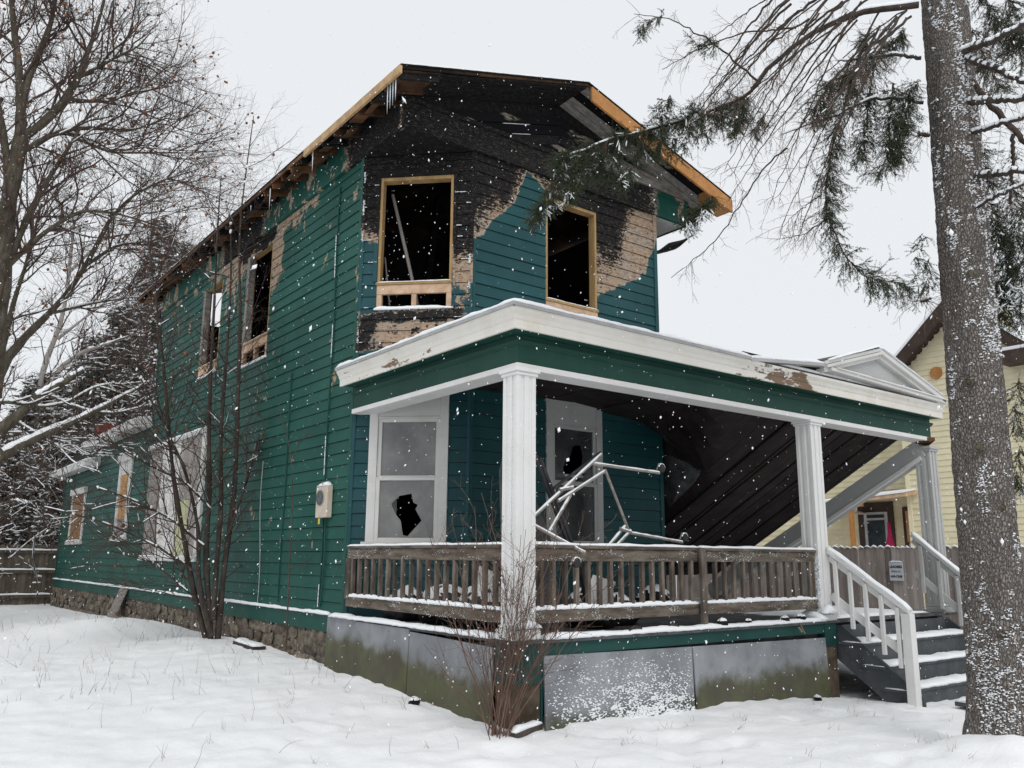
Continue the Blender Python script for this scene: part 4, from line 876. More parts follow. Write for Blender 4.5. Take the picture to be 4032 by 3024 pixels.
# railings
bal = MB(); bal.box(-.023, -.023, 0, .023, .023, .52); bal_me = None
def baluster(parent, x, y, z, h=.52, tilt=(0, 0)):
    global bal_me
    if bal_me is None: o = bal.build('baluster', M['weathered_wood'], parent, loc=(x, y, z)); bal_me = o.data
    else: o = add('baluster', bal_me, parent, loc=(x, y, z))
    o.scale = (1, 1, h/.52); o.rotation_euler = (tilt[0], tilt[1], random.uniform(-.1, .1)); return o
def railing(p, q, n, post=None):
    p, q = Vector(p), Vector(q); mb = MB(); mb.beam(p+Vector((0, 0, 1.68)), q+Vector((0, 0, 1.68)), .05, .13); r = bevel(mb.build('porch_railing', M['rail_wood'], HOUSE), .006)
    mb = MB(); mb.beam(p+Vector((0, 0, 1.763)), q+Vector((0, 0, 1.763)), .1, .034); bevel(mb.build('cap_rail', M['rail_wood'], r), .006)
    mb = MB(); mb.beam(p+Vector((0, 0, 1.065)), q+Vector((0, 0, 1.065)), .055, .125); bevel(mb.build('bottom_rail', M['rail_wood'], r), .006)
    d = (q-p).normalized(); sd = Vector((0, 0, 1)).cross(d)
    for k in range(n):
        c = p.lerp(q, (k+.7)/(n+.4)); baluster(r, c.x+sd.x*0, c.y+sd.y*0, 1.11, .52, (random.uniform(-.012, .012), random.uniform(-.012, .012)))
    st = [snow_strip([p+Vector((0, 0, 1.781)), q+Vector((0, 0, 1.781))], .095, .028, seed=int(p.x*7+p.y)), snow_strip([p+Vector((0, 0, 1.128)), q+Vector((0, 0, 1.128))], .07, .045, seed=int(p.x*3+p.y), step=.04)]
    snow_obj(st, r)
    fl = [p.lerp(q, random.random())+sd*(-.03)*(1 if abs(d.y) < .5 else 1)+Vector((0, 0, random.choice([1.0+random.random()*.13, 1.62+random.random()*.13]))) for _ in range(2600)]
    out = Vector((-1, 0, 0)) if abs(d.y) > .5 else Vector((0, -1, 0))
    fl = [Vector(f)-sd*(-.03)+out*.029 for f in fl]; fl = [f for f in fl if fbm(np.array((f.x+f.y)*5), np.array(f.z*14), 3, 4) > .5+.12*random.random()]; lumps_obj(fl, np.array([random.uniform(.0015, .0048) for _ in fl]), r, ax=(1, 1, .8))
    return r
rl = railing((5.275, 10.45, 0), (5.275, 7.02, 0), 18)
mb = MB(); mb.box(5.23, 10.36, 1.1, 5.33, 10.46, 1.62); bevel(mb.build('rail_post', M['weathered_wood'], rl), .006)
ra = railing((5.5, 6.84, 0), (8.03, 6.84, 0), 15); rb = railing((8.05, 6.84, 0), (10.45, 6.84, 0), 13)
mb = MB(); mb.box(8.0, 6.735, .83, 8.085, 6.785, 1.775); bevel(mb.build('rail_post', M['weathered_wood'], rb), .006)
mb = MB(); mb.box(10.36, 6.82, 1.1, 10.43, 6.9, 1.62); bevel(mb.build('rail_post', M['weathered_wood'], rb), .006)
# snow on the deck edge and deck
st = [snow_strip([(5.55, 6.755, ZD), (10.44, 6.755, ZD)], .13, .05, seed=31), snow_strip([(5.25, 10.8, ZD+.005), (5.25, 7.1, ZD)], .16, .05, seed=32), snow_strip([(5.3, 7.0, ZD), (5.5, 6.78, ZD)], .12, .05, seed=37),
      snow_strip([(12.2, 6.9, ZD), (12.2, 8.8, ZD)], 3.0, .05, side=(1, 0, 0), seed=33), snow_strip([(12.2, 8.8, ZD), (12.2, 11.2, ZD)], 3.0, .07, side=(1, 0, 0), seed=34)]
snow_obj(st, deck)
# steps
STP = [(6.70, .82), (6.40, .565), (6.12, .295), (5.84, .035)]; steps = None
mb = MB(); mb.prism([(10.76, 7.0, .5), (10.76, 7.0, .78), (10.76, 6.68, .78), (10.76, 5.62, -.02), (10.76, 5.62, -.3), (10.76, 5.95, -.25)], (.04, 0, 0)); steps = mb.build('porch_steps', M['stair_paint'], HOUSE)
mb = MB(); mb.prism([(13.7, 7.0, .5), (13.7, 7.0, .78), (13.7, 6.68, .78), (13.7, 5.62, -.02), (13.7, 5.62, -.3), (13.7, 5.95, -.25)], (.04, 0, 0)); mb.build('stringer', M['stair_paint'], steps)
ss_ = []
for k, (y, z) in enumerate(STP):
    yn = STP[k+1][0] if k < 3 else 5.55
    if k > 0:
        mb = MB(); mb.box(10.74, y-.02, z-.035, 13.74, STP[k-1][0]+.03, z); bevel(mb.build('tread', M['stair_paint'], steps), .006)
        ss_.append(snow_strip([(10.76, y+.14, z), (13.72, y+.14, z)], .31, .055, seed=40+k))
    zl = STP[k+1][1] if k < 3 else -.35
    mb = MB(); mb.box(10.80, y, zl, 13.70, y+.03, z-.036); mb.build('riser', M['stair_paint'], steps)
snow_obj(ss_, steps)
def stair_rail(x, a, b, zlo, n, name, mat='column_white', newel=True):
    mb = MB(); mb.beam((x, a[0], a[1]), (x, b[0], b[1]), .115, .055); r = bevel(mb.build(name, M[mat], HOUSE), .006)
    mb = MB(); mb.beam((x, a[0], a[1]-.08), (x, b[0], b[1]-.08), .035, .1); mb.beam((x, a[0], a[1]-.60), (x, b[0], b[1]-.60), .035, .1); bevel(mb.build('lower_rail', M[mat], r), .004)
    for k in range(n):
        t = (k+.5)/(n+.2); y = a[0]+(b[0]-a[0])*t; z = a[1]+(b[1]-a[1])*t
        mb = MB(); mb.box(x-.06, y-.026, z-.8, x-.018, y+.026, z-.06); bevel(mb.build('baluster', M[mat], r), .004)
    if newel: mb = MB(); mb.box(x-.062, b[0]-.03, -.35, x+.062, b[0]+.095, b[1]-.03); bevel(mb.build('newel_post', M[mat], r), .006)
    snow_obj([snow_strip([(x, a[0], a[1]+.03), (x, b[0], b[1]+.03)], .11, .045, seed=int(x))], r); return r
stair_rail(10.70, (6.76, 1.77), (5.68, 1.02), 0, 5, 'stair_railing'); stair_rail(13.66, (7.1, 2.06), (5.7, .85), 0, 5, 'stair_railing', 'grey_paint')
# ---- electric meter on the side wall
MT = thing('electric_meter', 'beige electric meter box with round dial and snow cap on the green side wall', 'meter', (XW-.1, 11.22, 2.2))
mb = MB(); mb.box(XW-.11, 11.04, 2.18, XW-.02, 11.40, 2.62); bx = bevel(mb.build('housing', M['meter_box'], MT), .012, 2)
mb = MB(); mb.tube([(XW-.11, 11.24, 2.46), (XW-.122, 11.24, 2.46)], .115, 24); mb.build('dial_ring', M['metal_grey'], bx); mb = MB(); mb.tube([(XW-.115, 11.24, 2.46), (XW-.135, 11.24, 2.46), (XW-.145, 11.24, 2.46)], [.1, .1, .075], 24); mb.build('dial_glass', M['meter_glass'], bx, smooth=False)
mb = MB(); mb.tube([(XW-.08, 11.2, 2.6), (XW-.08, 11.2, 2.68)], .035, 12); mb.build('conduit_hub', M['metal_grey'], MT)
mb = MB(); mb.box(XW-.1, 11.26, 2.09, XW-.094, 11.31, 2.17); mb.build('seal_tag', M['yellow_tag'], MT)
mb = MB(); mb.tube([(XW-.04, 11.2, 2.18), (XW-.04, 11.17, 1.7), (XW-.04, 11.2, 1.2), (XW-.04, 11.24, .95)], .012, 6); mb.build('conduit', M['cable'], MT)
snow_obj([snow_strip([(XW-.065, 11.05, 2.625), (XW-.065, 11.39, 2.625)], .1, .05, seed=5)], MT)

# ---- things on the porch
BF = thing('metal_bed_frame', 'snow covered upturned metal bed frame with casters resting on the porch rail', 'bed frame', (6.6, 6.9, 1.78))
def fpipe(a, b, r=.0165):
    mb = MB(); mb.tube([a, b], r, 8); o = mb.build('frame_tube', M['frame_tube'], BF, smooth=False)
    A, B = Vector(a), Vector(b)
    if abs((B-A).normalized().z) < .85:
        n = 10; P0 = np.array([[tuple(A.lerp(B, k/n)+Vector((0, 0, r*.75))) for k in range(n+1)]]); Rd = np.full((1, n+1), r*.85)*(.7+.5*RNG.random((1, n+1))); V, F = tubes(P0, Rd, 6)
        add('snow_cover', mesh_np('snow_cover', V, None, F, True, [M['snow_lump']]), o)
def caster(c):
    c = Vector(c); mb = MB(); mb.tube([c+Vector((0, -.02, 0)), c+Vector((0, .02, 0))], .052, 18); o = bevel(mb.build('caster_wheel', M['rubber'], BF), .005)
    mb = MB(); mb.tube([c+Vector((-.01, 0, 0)), c+Vector((-.05, 0, .05)), c+Vector((-.085, 0, -.02))], .013, 6); mb.build('caster_fork', M['frame_tube'], o)
    V, F = tubes(np.array([[tuple(c+Vector((math.cos(t)*.052, 0, math.sin(t)*.052))) for t in np.linspace(.1, 2.9, 10)]]), np.full((1, 10), .014), 6); add('snow_cover', mesh_np('snow_cover', V, None, F, True, [M['snow_lump']]), o)
for a, b in (((5.729, 7.1, 2.074), (6.76, 7.12, 2.83)), ((6.081, 7.1, 2.257), (6.802, 7.12, 2.631)), ((6.6, 7.12, 2.712), (7.706, 7.1, 2.674)), ((6.81, 7.12, 2.663), (7.168, 7.1, 1.952)), ((7.19, 7.1, 1.937), (8.086, 7.1, 1.845)),
             ((7.101, 7.1, 2.009), (6.70, 7.0, 1.75)), ((7.19, 7.1, 1.96), (6.8, 7.0, 1.74)), ((6.98, 7.05, 1.98), (7.2, 7.1, 1.945)), ((6.26, 7.1, 2.33), (5.955, 7.1, 1.923)), ((5.6, 7.0, 2.0), (6.16, 6.76, 1.70)), ((6.1, 7.1, 2.38), (6.3, 7.1, 2.42))):
    fpipe(a, b, .0175)
mb = MB(); mb.beam((6.05, 7.14, 2.40), (6.78, 7.15, 2.86), .03, .028); mb.build('angle_rail', M['iron_black'], BF)
for c in ((7.75, 7.1, 2.735), (8.13, 7.1, 1.905), (6.02, 6.74, 1.60)): caster(c)
RB = thing('black_folding_rails', 'pair of black metal rails leaning behind the porch railing', 'rail', (6.45, 7.2, .87))
for dx in (0, .06):
    mb = MB(); mb.beam((5.85+dx, 7.22, 2.76-dx*.4), (6.62+dx, 7.35, 1.45), .035, .05); bevel(mb.build('rail_bar', M['iron_black'], RB), .004)
mb = MB(); mb.beam((6.62, 7.34, 1.5), (6.85, 7.4, .87), .05, .05); mb.build('rail_foot', M['iron_black'], RB)
mb = MB(); mb.prism([(5.66, 7.5, .86), (6.55, 7.55, .86), (6.4, 7.62, 1.9), (5.95, 7.66, 2.82), (5.75, 7.66, 2.78), (5.66, 7.6, 2.6)], (0, .03, 0)); mb.build_at('grey_panel_board', M['board_grey'], (6.1, 7.55, .86), label='dark grey panel leaning behind the corner column', cat='panel')
def heap(name, c, r, seed, mat, label, cat, snow=True, sq=(1, 1, .7)):
    rng = np.random.default_rng(seed); u = np.linspace(0, math.pi, 13); v = np.linspace(0, 2*math.pi, 25)[:-1]; U, Vv = np.meshgrid(u, v, indexing='ij')
    n = .7+.75*fbm(np.cos(Vv)*1.6+5+seed, U*1.5+np.sin(Vv)*1.2+seed, 4, seed % 8); X = np.stack([np.sin(U)*np.cos(Vv)*sq[0], np.sin(U)*np.sin(Vv)*sq[1], np.cos(U)*sq[2]], -1)*n[..., None]*r
    X[..., 2] = np.maximum(X[..., 2], -r*.55)+r*.55; nu, nv = U.shape; i = np.arange(nu-1)[:, None]*nv; j = np.arange(nv)[None]; j2 = (j+1) % nv
    F = np.stack([i+j, i+nv+j, i+nv+j2, i+j2], -1).reshape(-1, 4); t = thing(name, label, cat, c); C = np.array(c)
    o = add('bag' if mat == 'plastic_black' else 'lump', mesh_np(name, X.reshape(-1, 3)+C, None, F, True, [M[mat]]), t)
    if snow:
        Y_ = X*np.array([.9, .9, 1])+np.array([0, 0, .022+r*.03]); Y_ = Y_[:6]; nu = 6; i = np.arange(nu-1)[:, None]*nv; F = np.stack([i+j, i+nv+j, i+nv+j2, i+j2], -1).reshape(-1, 4)
        keep = rng.random(len(F)) < .85; add('snow_cap', mesh_np('snow_cap', Y_.reshape(-1, 3)+C, None, F[keep], True, [M['snow']]), o)
    return t
heap('trash_bag', (5.78, 9.75, ZD), .3, 1, 'plastic_black', 'black trash bag with snow on it behind the left railing, nearest the wall', 'bag')
heap('trash_bag', (5.85, 9.0, ZD), .33, 2, 'plastic_black', 'second black bag from the wall behind the left railing', 'bag')
heap('trash_bag', (5.9, 8.2, ZD), .36, 3, 'plastic_black', 'black bag behind the left railing beside the corner column', 'bag')
heap('trash_bag', (7.0, 7.6, ZD), .33, 4, 'plastic_black', 'black bag heaped under the bed frame behind the front railing', 'bag')
heap('trash_bag', (7.6, 7.75, ZD), .27, 6, 'plastic_black', 'small black bag right of the bed frame behind the front railing', 'bag')
heap('snowy_debris', (9.2, 8.6, ZD), .3, 7, 'char_wood', 'charred debris heap with snow under the collapsed porch ceiling', 'debris')
for k, (a, b, w, lab) in enumerate((((6.0, 8.6, ZD+.02), (6.1, 8.4, 1.5), .3, 'white chair back propped behind the left railing'), ((6.3, 7.9, ZD+.02), (6.35, 7.8, 1.45), .35, 'pale chair panel standing behind the left railing near the column'), ((6.75, 7.35, 1.0), (6.95, 7.3, 1.42), .3, 'pale chair seat tilted behind the front railing'))):
    mb = MB(); mb.beam(a, b, w, .02, up=(1, .3, 0)); mb.build_at('broken_chair', M['board_white'], a, label=lab, cat='chair')
for k, (x, z, lab) in enumerate(((6.75, .03, 'broken stick end on the porch edge below the bed frame'), (7.35, .02, 'splinter of wood lying on the snowy porch edge'), (8.35, .04, 'dark charred chunk right of the rail post on the porch edge'), (8.85, .04, 'charred block with snow on the porch edge'), (9.6, .05, 'round snow capped lump on the porch edge'), (9.95, .05, 'snow capped dark chunk beside the right column'))):
    if k < 2: mb = MB(); mb.tube([(x, 6.72, ZD+.03), (x+.12, 6.76, ZD+.07), (x+.2, 6.72, ZD+.05)], .014, 6); mb.build_at('debris_stick', M['bark_dark'], (x, 6.72, ZD+.03), label=lab, cat='stick')
    else: heap('debris_chunk', (x, 6.75, ZD+.01), .04+.01*(k % 3), 10+k, 'char_wood', lab, 'debris', sq=(1.4, .8, .7))
mb = MB(); mb.tube([(9.75, 6.66, .8), (9.78, 6.63, .74)], .012, 5); mb.tube([(9.8, 6.66, .82), (9.82, 6.62, .72)], .008, 5); mb.build_at('snagged_straw', M['dry_grass'], (9.78, 6.65, .76), label='wisp of straw caught on the porch edge board', cat='straw')
# ============================================================ placing by direction and distance
def at(a, b, d):      # direction given on a 2212 px wide reference grid, d = ground distance from the viewpoint
    k = 4032/2212; v = r2*(a*k-2016)+u2*(1512-b*k)+fwd*F_PX; return CAM+v*(d/math.hypot(v.x, v.y))
def smooth_path(pts, n=None):
    P = np.array([tuple(p) for p in pts]); n = n or (len(P)-1)*4+1
    L = np.r_[0, np.cumsum(np.linalg.norm(np.diff(P, axis=0), axis=1))]; t = np.linspace(0, L[-1], n); Q = np.stack([np.interp(t, L, P[:, i]) for i in range(3)], 1)
    for _ in range(2): Q[1:-1] = Q[1:-1]*.5+.25*(Q[2:]+Q[:-2])
    return Q
def nrm(v): return v/(np.linalg.norm(v, axis=-1, keepdims=True)+1e-9)
def grow(st, d, L, ra, rb, n, wob, grav, rng):
    N = len(st); P = np.empty((N, n+1, 3)); P[:, 0] = st; d = nrm(d); L = np.asarray(L)
    for k in range(n):
        d = nrm(d+rng.normal(0, wob, (N, 3))+np.array([0, 0, -grav])); P[:, k+1] = P[:, k]+d*(L/n)[:, None]
    t = np.linspace(0, 1, n+1)[None]; return P, np.asarray(ra)[:, None]*(1-t)+np.asarray(rb)[:, None]*t
def spawn(P, Rd, m, t0, t1, a0, a1, rng, up=0.):
    N, n, _ = P.shape; t = rng.uniform(t0, t1, (N, m))*(n-1); i = np.minimum(t.astype(int), n-2); f = (t-i)[..., None]; r = np.arange(N)[:, None]
    p = P[r, i]*(1-f)+P[r, i+1]*f; tg = nrm(P[r, i+1]-P[r, i]); rad = Rd[r, i]; x = rng.normal(size=p.shape)+np.array([0, 0, up]); pe = nrm(x-tg*(x*tg).sum(-1, keepdims=True))
    a = rng.uniform(a0, a1, (N, m, 1)); d = tg*np.cos(a)+pe*np.sin(a); return p.reshape(-1, 3), d.reshape(-1, 3), rad.reshape(-1)
def snow_on(P, Rd, rng, frac=.5, k=.8, sides=4, minr=.0):
    """snow lying on top of the less steep branch pieces"""
    a, b = P[:, :-1].reshape(-1, 3), P[:, 1:].reshape(-1, 3); ra, rb = Rd[:, :-1].reshape(-1), Rd[:, 1:].reshape(-1); d = nrm(b-a)
    ok = (np.abs(d[:, 2]) < .72) & (rng.random(len(a)) < frac); a, b, ra, rb = a[ok], b[ok], ra[ok], rb[ok]; up = np.array([0, 0, 1.])
    Q = np.stack([a+up*(ra*k+minr*.6)[:, None], (a+b)/2+up*((ra+rb)/2*k+minr*.9)[:, None], b+up*(rb*k+minr*.6)[:, None]], 1); R_ = np.stack([ra*.75+minr*.6, (ra+rb)*.45+minr, rb*.75+minr*.6], 1); return tubes(Q, R_, sides)
def limbs_tree(name, label, cat, base, limbs, gens, mat_t, mat_w, rng, snow_frac=.5, minr=.01, leaves=0, group=None, snow_gens=2, sides0=8, leafr=.05, fork=0):
    T = thing(name, label, cat, base, group); tv = []; levels = []
    for pts, ra, rb in limbs:
        Q = smooth_path(pts, 22)[None]; rr = np.linspace(ra, rb, 22)[None]*(1+.08*rng.normal(size=(1, 22))); tv.append((Q, rr))
    Vt, F3, F4 = cat_mesh([tubes(q, r_, sides0) for q, r_ in tv]); tr = add('trunk', mesh_np('trunk', Vt, F3, F4, True, [M[mat_t]]), T)
    sn = [snow_on(q, r_, rng, min(.9, snow_frac*2), .75, 6, minr*1.0) for q, r_ in tv] if snow_frac > 0 else []
    P = np.concatenate([q for q, _ in tv]); Rr = np.concatenate([r_ for _, r_ in tv]); parts = []; tips = None
    for gi, (m, t0, L0, L1, r_, n, wob, grav, a0, a1, up) in enumerate(gens):
        s, d, pr = spawn(P, Rr, m, t0, 1, a0, a1, rng, up); L = rng.uniform(L0, L1, len(s)); ra = np.minimum(pr*.62, r_*rng.uniform(.7, 1.25, len(s)))
        if gi == 0: S0 = s
        P, Rr = grow(s, d, L, ra, ra*.45, n, wob, grav, rng); parts.append(tubes(P, Rr, 4 if gi == 0 else 3))
        if gi < snow_gens and snow_frac > 0: sn.append(snow_on(P, Rr, rng, snow_frac*(1 if gi == 0 else .6), .8, 4, minr*(1 if gi == 0 else .6)))
    V, F3, F4 = cat_mesh(parts); cr = add('crown', mesh_np('crown', V, F3, F4, False, [M[mat_w]]), T)
    if sn:
        V, F3, F4 = cat_mesh(sn); add('snow_load', mesh_np('snow_load', V, F3, F4, True, [M['snow_lump']]), T, kind='stuff')
    if fork:
        i = rng.integers(0, len(S0), fork); V, F = blobs(S0[i]+np.array([0, 0, .015]), np.stack([rng.uniform(.012, .03, fork), rng.uniform(.012, .03, fork), rng.uniform(.012, .035, fork)], 1), rng, .4); add('snow_tuft', mesh_np('snow_tuft', V, F, None, True, [M['snow_lump']]), T, kind='stuff')
    if leaves:
        i = rng.integers(0, len(P), leaves); V, F = blobs(P[i, -1], rng.uniform(leafr*.4, leafr, leaves), rng, .6, (1, .6, 1)); add('dead_leaf_cluster', mesh_np('leaves', V, F, None, False, [M['dry_leaf']]), T, kind='stuff')
    return T
def A(d, *p): return [at(x, y, d+(k*.0)) for k, (x, y) in enumerate(p)]
PI = math.pi
# ---- big bare maple, left
rng = np.random.default_rng(21); d = 24
GEN = [(15, .18, 1.2, 3.0, .035, 6, .16, -.02, .45, 1.0, .3), (8, .15, .6, 1.5, .013, 5, .2, -.03, .4, 1.0, .2), (6, .1, .25, .7, .0065, 4, .22, -.04, .4, 1.0, .1)]
limbs_tree('maple_tree', 'tall bare maple whose limbs fill the upper left sky', 'tree', at(-60, 1335, d),
    [(A(d, (-60, 1335), (-45, 1100), (-30, 900), (-5, 700), (9, 488), (33, 357), (45, 298)), .34, .17), (A(d, (33, 357), (45, 298), (45, 202), (39, 134), (30, 60), (20, -60)), .15, .05), (A(d, (45, 298), (74, 283), (113, 247), (143, 214), (170, 167), (190, 110), (205, 74), (225, 0)), .13, .035),
     (A(d, (48, 230), (60, 173), (86, 110), (110, 54), (119, 0), (125, -60)), .1, .04), (A(d, (38, 330), (60, 322), (119, 286), (180, 275), (283, 284), (360, 255)), .09, .02), (A(d, (143, 214), (200, 220), (256, 211), (320, 195), (375, 185)), .06, .015), (A(d, (170, 167), (240, 130), (300, 100), (325, 70)), .06, .015),
     (A(d, (9, 488), (20, 400), (10, 300), (-10, 200), (-20, 60)), .12, .05), (A(d, (-5, 600), (30, 560), (98, 500), (175, 452), (256, 461), (342, 488)), .08, .02), (A(d, (20, 560), (60, 470), (98, 396), (134, 342), (161, 298), (200, 230)), .1, .025), (A(d, (161, 298), (240, 330), (330, 330), (430, 330)), .05, .012)],
    GEN, 'bark', 'twig', rng, .16, .008, 500, snow_gens=1)
# ---- leaning trees lower left
rng = np.random.default_rng(22); d = 27
GEN2 = [(14, .2, 1.0, 3.0, .03, 6, .16, -.03, .4, 1.0, .4), (8, .15, .5, 1.4, .012, 5, .2, -.03, .4, 1.0, .2), (5, .1, .25, .7, .0065, 4, .22, -.04, .4, 1.0, .1)]
limbs_tree('leaning_tree', 'bare mossy tree leaning right behind the rear wing', 'tree', at(-40, 1318, d),
    [(A(d, (-40, 1318), (-30, 1000), (0, 779), (69, 712), (109, 677), (149, 635), (186, 573), (218, 513), (240, 470)), .16, .06), (A(d, (240, 470), (290, 420), (350, 390), (430, 365)), .06, .015), (A(d, (186, 573), (250, 530), (330, 520), (400, 500)), .05, .015), (A(d, (0, 779), (30, 650), (60, 560), (90, 440)), .08, .03), (A(d, (109, 677), (200, 655), (300, 640)), .05, .015)],
    GEN2, 'bark', 'twig', rng, .3, .007, 250, snow_gens=2)
rng = np.random.default_rng(23); d = 35.5
limbs_tree('pale_trunk_tree', 'tree with pale snow plastered trunk behind the rear wing roof', 'tree', at(72, 1303, d),
    [(A(d, (72, 1303), (78, 1000), (84, 846), (94, 774), (124, 732), (139, 675), (149, 588), (160, 480)), .17, .05), (A(d, (82, 860), (139, 786), (174, 761), (223, 746), (300, 720)), .12, .03), (A(d, (149, 588), (220, 520), (300, 440), (400, 400), (470, 370)), .06, .015), (A(d, (124, 732), (230, 650), (330, 600), (400, 560)), .06, .015)],
    GEN2, 'board_taupe', 'twig', rng, .35, .008, 200, snow_gens=2)
rng = np.random.default_rng(24); d = 21.5
GEN3 = [(9, .15, .6, 1.8, .02, 5, .16, -.01, .4, 1.0, .3), (6, .15, .3, .9, .009, 4, .2, 0, .4, 1.0, .2)]
limbs_tree('snowy_limb_tree', 'thick snow laden limbs reaching over the rear wing from the left', 'tree', at(-70, 1350, d),
    [(A(d, (-70, 1350), (-60, 1100), (-30, 1000), (15, 981), (42, 961), (82, 944), (129, 927), (174, 904), (211, 887), (273, 852), (322, 827)), .2, .03), (A(d, (-60, 1050), (-30, 960), (0, 929), (50, 889), (82, 857), (139, 825), (180, 800)), .17, .06), (A(d, (-50, 900), (0, 864), (50, 874), (99, 880), (149, 869), (198, 837), (248, 827)), .05, .015), (A(d, (100, 850), (146, 873), (198, 889), (248, 893), (327, 874)), .035, .012), (A(d, (20, 900), (100, 950), (160, 980), (215, 985)), .03, .01)],
    GEN3, 'bark', 'twig', rng, .6, .011, 0, snow_gens=2)
# ---- conifers behind
def conifer(px, ptop, dist, R_, label, seed, group='conifers behind the house'):
    rng = np.random.default_rng(seed); b = at(px, 1205, dist); b.z = 0; H = at(px, ptop, dist).z; T = thing('spruce_tree', label, 'tree', tuple(b), group)
    mb = MB(); mb.tube([b, b+Vector((0, 0, H*.5)), b+Vector((0, 0, H))], [.28, .16, .02], 8); mb.build('trunk', M['bark_dark'], T, smooth=True)
    n = 420; z = H*(.08+.92*rng.random(n)**.9); az = rng.uniform(0, 2*PI, n); L = R_*(1-z/H)**.8*rng.uniform(.55, 1.1, n)+.3
    st = np.stack([np.full(n, b.x), np.full(n, b.y), z], 1); dr = np.stack([np.cos(az), np.sin(az), rng.uniform(-.25, .2, n)], 1); P, Rr = grow(st, dr, L, np.full(n, .03), np.full(n, .006), 7, .05, .1, rng)
    s, dd, _ = spawn(P, Rr, 26, .25, 1, .6, 1.4, rng, -.9); P2, R2 = grow(s, dd, rng.uniform(.25, .75, len(s)), np.full(len(s), .02), np.full(len(s), .006), 2, .1, .35, rng)
    # foliage sprays: flat leaf shaped pieces round each drooping twig
    m = 5; N = len(P2); t = rng.random((N, m, 1)); c = P2[:, None, 0]*(1-t)+P2[:, None, -1]*t; ax = nrm(P2[:, -1]-P2[:, 0])[:, None]; rd = nrm(rng.normal(size=(N, m, 3))); wd = nrm(np.cross(np.broadcast_to(ax, rd.shape), rd)); ln = rng.uniform(.1, .24, (N, m, 1))
    tip = c+(ax*.7+rd*.6)*ln; V = np.stack([c-wd*ln*.16, c+wd*ln*.16, tip], 2).reshape(-1, 3); F = np.arange(len(V)).reshape(-1, 3)
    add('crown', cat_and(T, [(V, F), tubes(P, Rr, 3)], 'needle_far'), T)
    k = rng.random(len(s)) < .22; V, F = blobs(P2[k].mean(1)+np.array([0, 0, .04]), np.stack([rng.uniform(.05, .14, k.sum()), rng.uniform(.05, .14, k.sum()), rng.uniform(.02, .05, k.sum())], 1), rng, .5); add('snow_load', mesh_np('snow_load', V, F, None, True, [M['snow_lump']]), T, kind='stuff')
def cat_and(T, parts, mat):
    V, F3, F4 = cat_mesh(parts); return mesh_np('crown', V, F3, F4, False, [M[mat]])
conifer(285, 455, 44, 4.2, 'dark snowy conifer directly behind the bare trees, left of the roof', 31); conifer(352, 520, 50, 4.2, 'conifer nearest the left roof eave', 32); conifer(215, 640, 40, 3.8, 'shorter conifer above the rear wing chimney', 33); conifer(55, 800, 36, 4.0, 'snowy conifer at the left edge above the board fence', 34); conifer(150, 720, 47, 4.0, 'conifer half hidden between the leaning trunks', 35)
# ---- brush by the left fence
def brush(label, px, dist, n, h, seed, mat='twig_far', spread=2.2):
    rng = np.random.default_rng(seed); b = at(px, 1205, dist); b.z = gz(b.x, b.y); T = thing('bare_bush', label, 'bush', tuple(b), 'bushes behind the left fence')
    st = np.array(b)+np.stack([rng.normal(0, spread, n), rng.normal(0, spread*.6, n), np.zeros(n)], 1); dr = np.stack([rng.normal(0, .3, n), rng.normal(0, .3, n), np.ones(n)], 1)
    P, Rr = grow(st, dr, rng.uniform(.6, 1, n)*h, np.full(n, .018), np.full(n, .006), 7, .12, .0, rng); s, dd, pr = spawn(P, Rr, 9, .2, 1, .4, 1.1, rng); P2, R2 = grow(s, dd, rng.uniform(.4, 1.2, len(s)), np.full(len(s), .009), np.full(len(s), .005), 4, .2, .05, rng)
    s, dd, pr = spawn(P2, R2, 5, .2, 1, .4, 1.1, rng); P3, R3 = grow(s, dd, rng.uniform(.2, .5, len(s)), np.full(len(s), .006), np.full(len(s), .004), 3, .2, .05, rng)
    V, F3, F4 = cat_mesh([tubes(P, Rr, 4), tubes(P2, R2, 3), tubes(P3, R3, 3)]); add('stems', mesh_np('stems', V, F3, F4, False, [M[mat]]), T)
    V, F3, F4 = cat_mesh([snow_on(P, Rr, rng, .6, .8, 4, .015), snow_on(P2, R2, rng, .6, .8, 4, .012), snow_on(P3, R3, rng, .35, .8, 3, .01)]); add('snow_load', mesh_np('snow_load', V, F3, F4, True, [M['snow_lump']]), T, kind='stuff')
brush('snow covered brush rising behind the left fence at the frame edge', 20, 37, 60, 4.6, 41); brush('snow covered brush behind the fence next to the rear corner', 105, 38, 60, 4.2, 42); brush('tall grey brush behind the rear wing', 190, 42, 60, 7.5, 43, spread=3); brush('tall brown brush between the rear wing and the big roof', 250, 35, 70, 8.5, 45, 'twig', 2.6); brush('brown thicket left of the rear wing chimney', 120, 36, 60, 7.0, 46, 'twig', 2.6); brush('tall reddish brush behind the house back corner', 310, 40, 70, 9.5, 44, 'twig', 3.2)
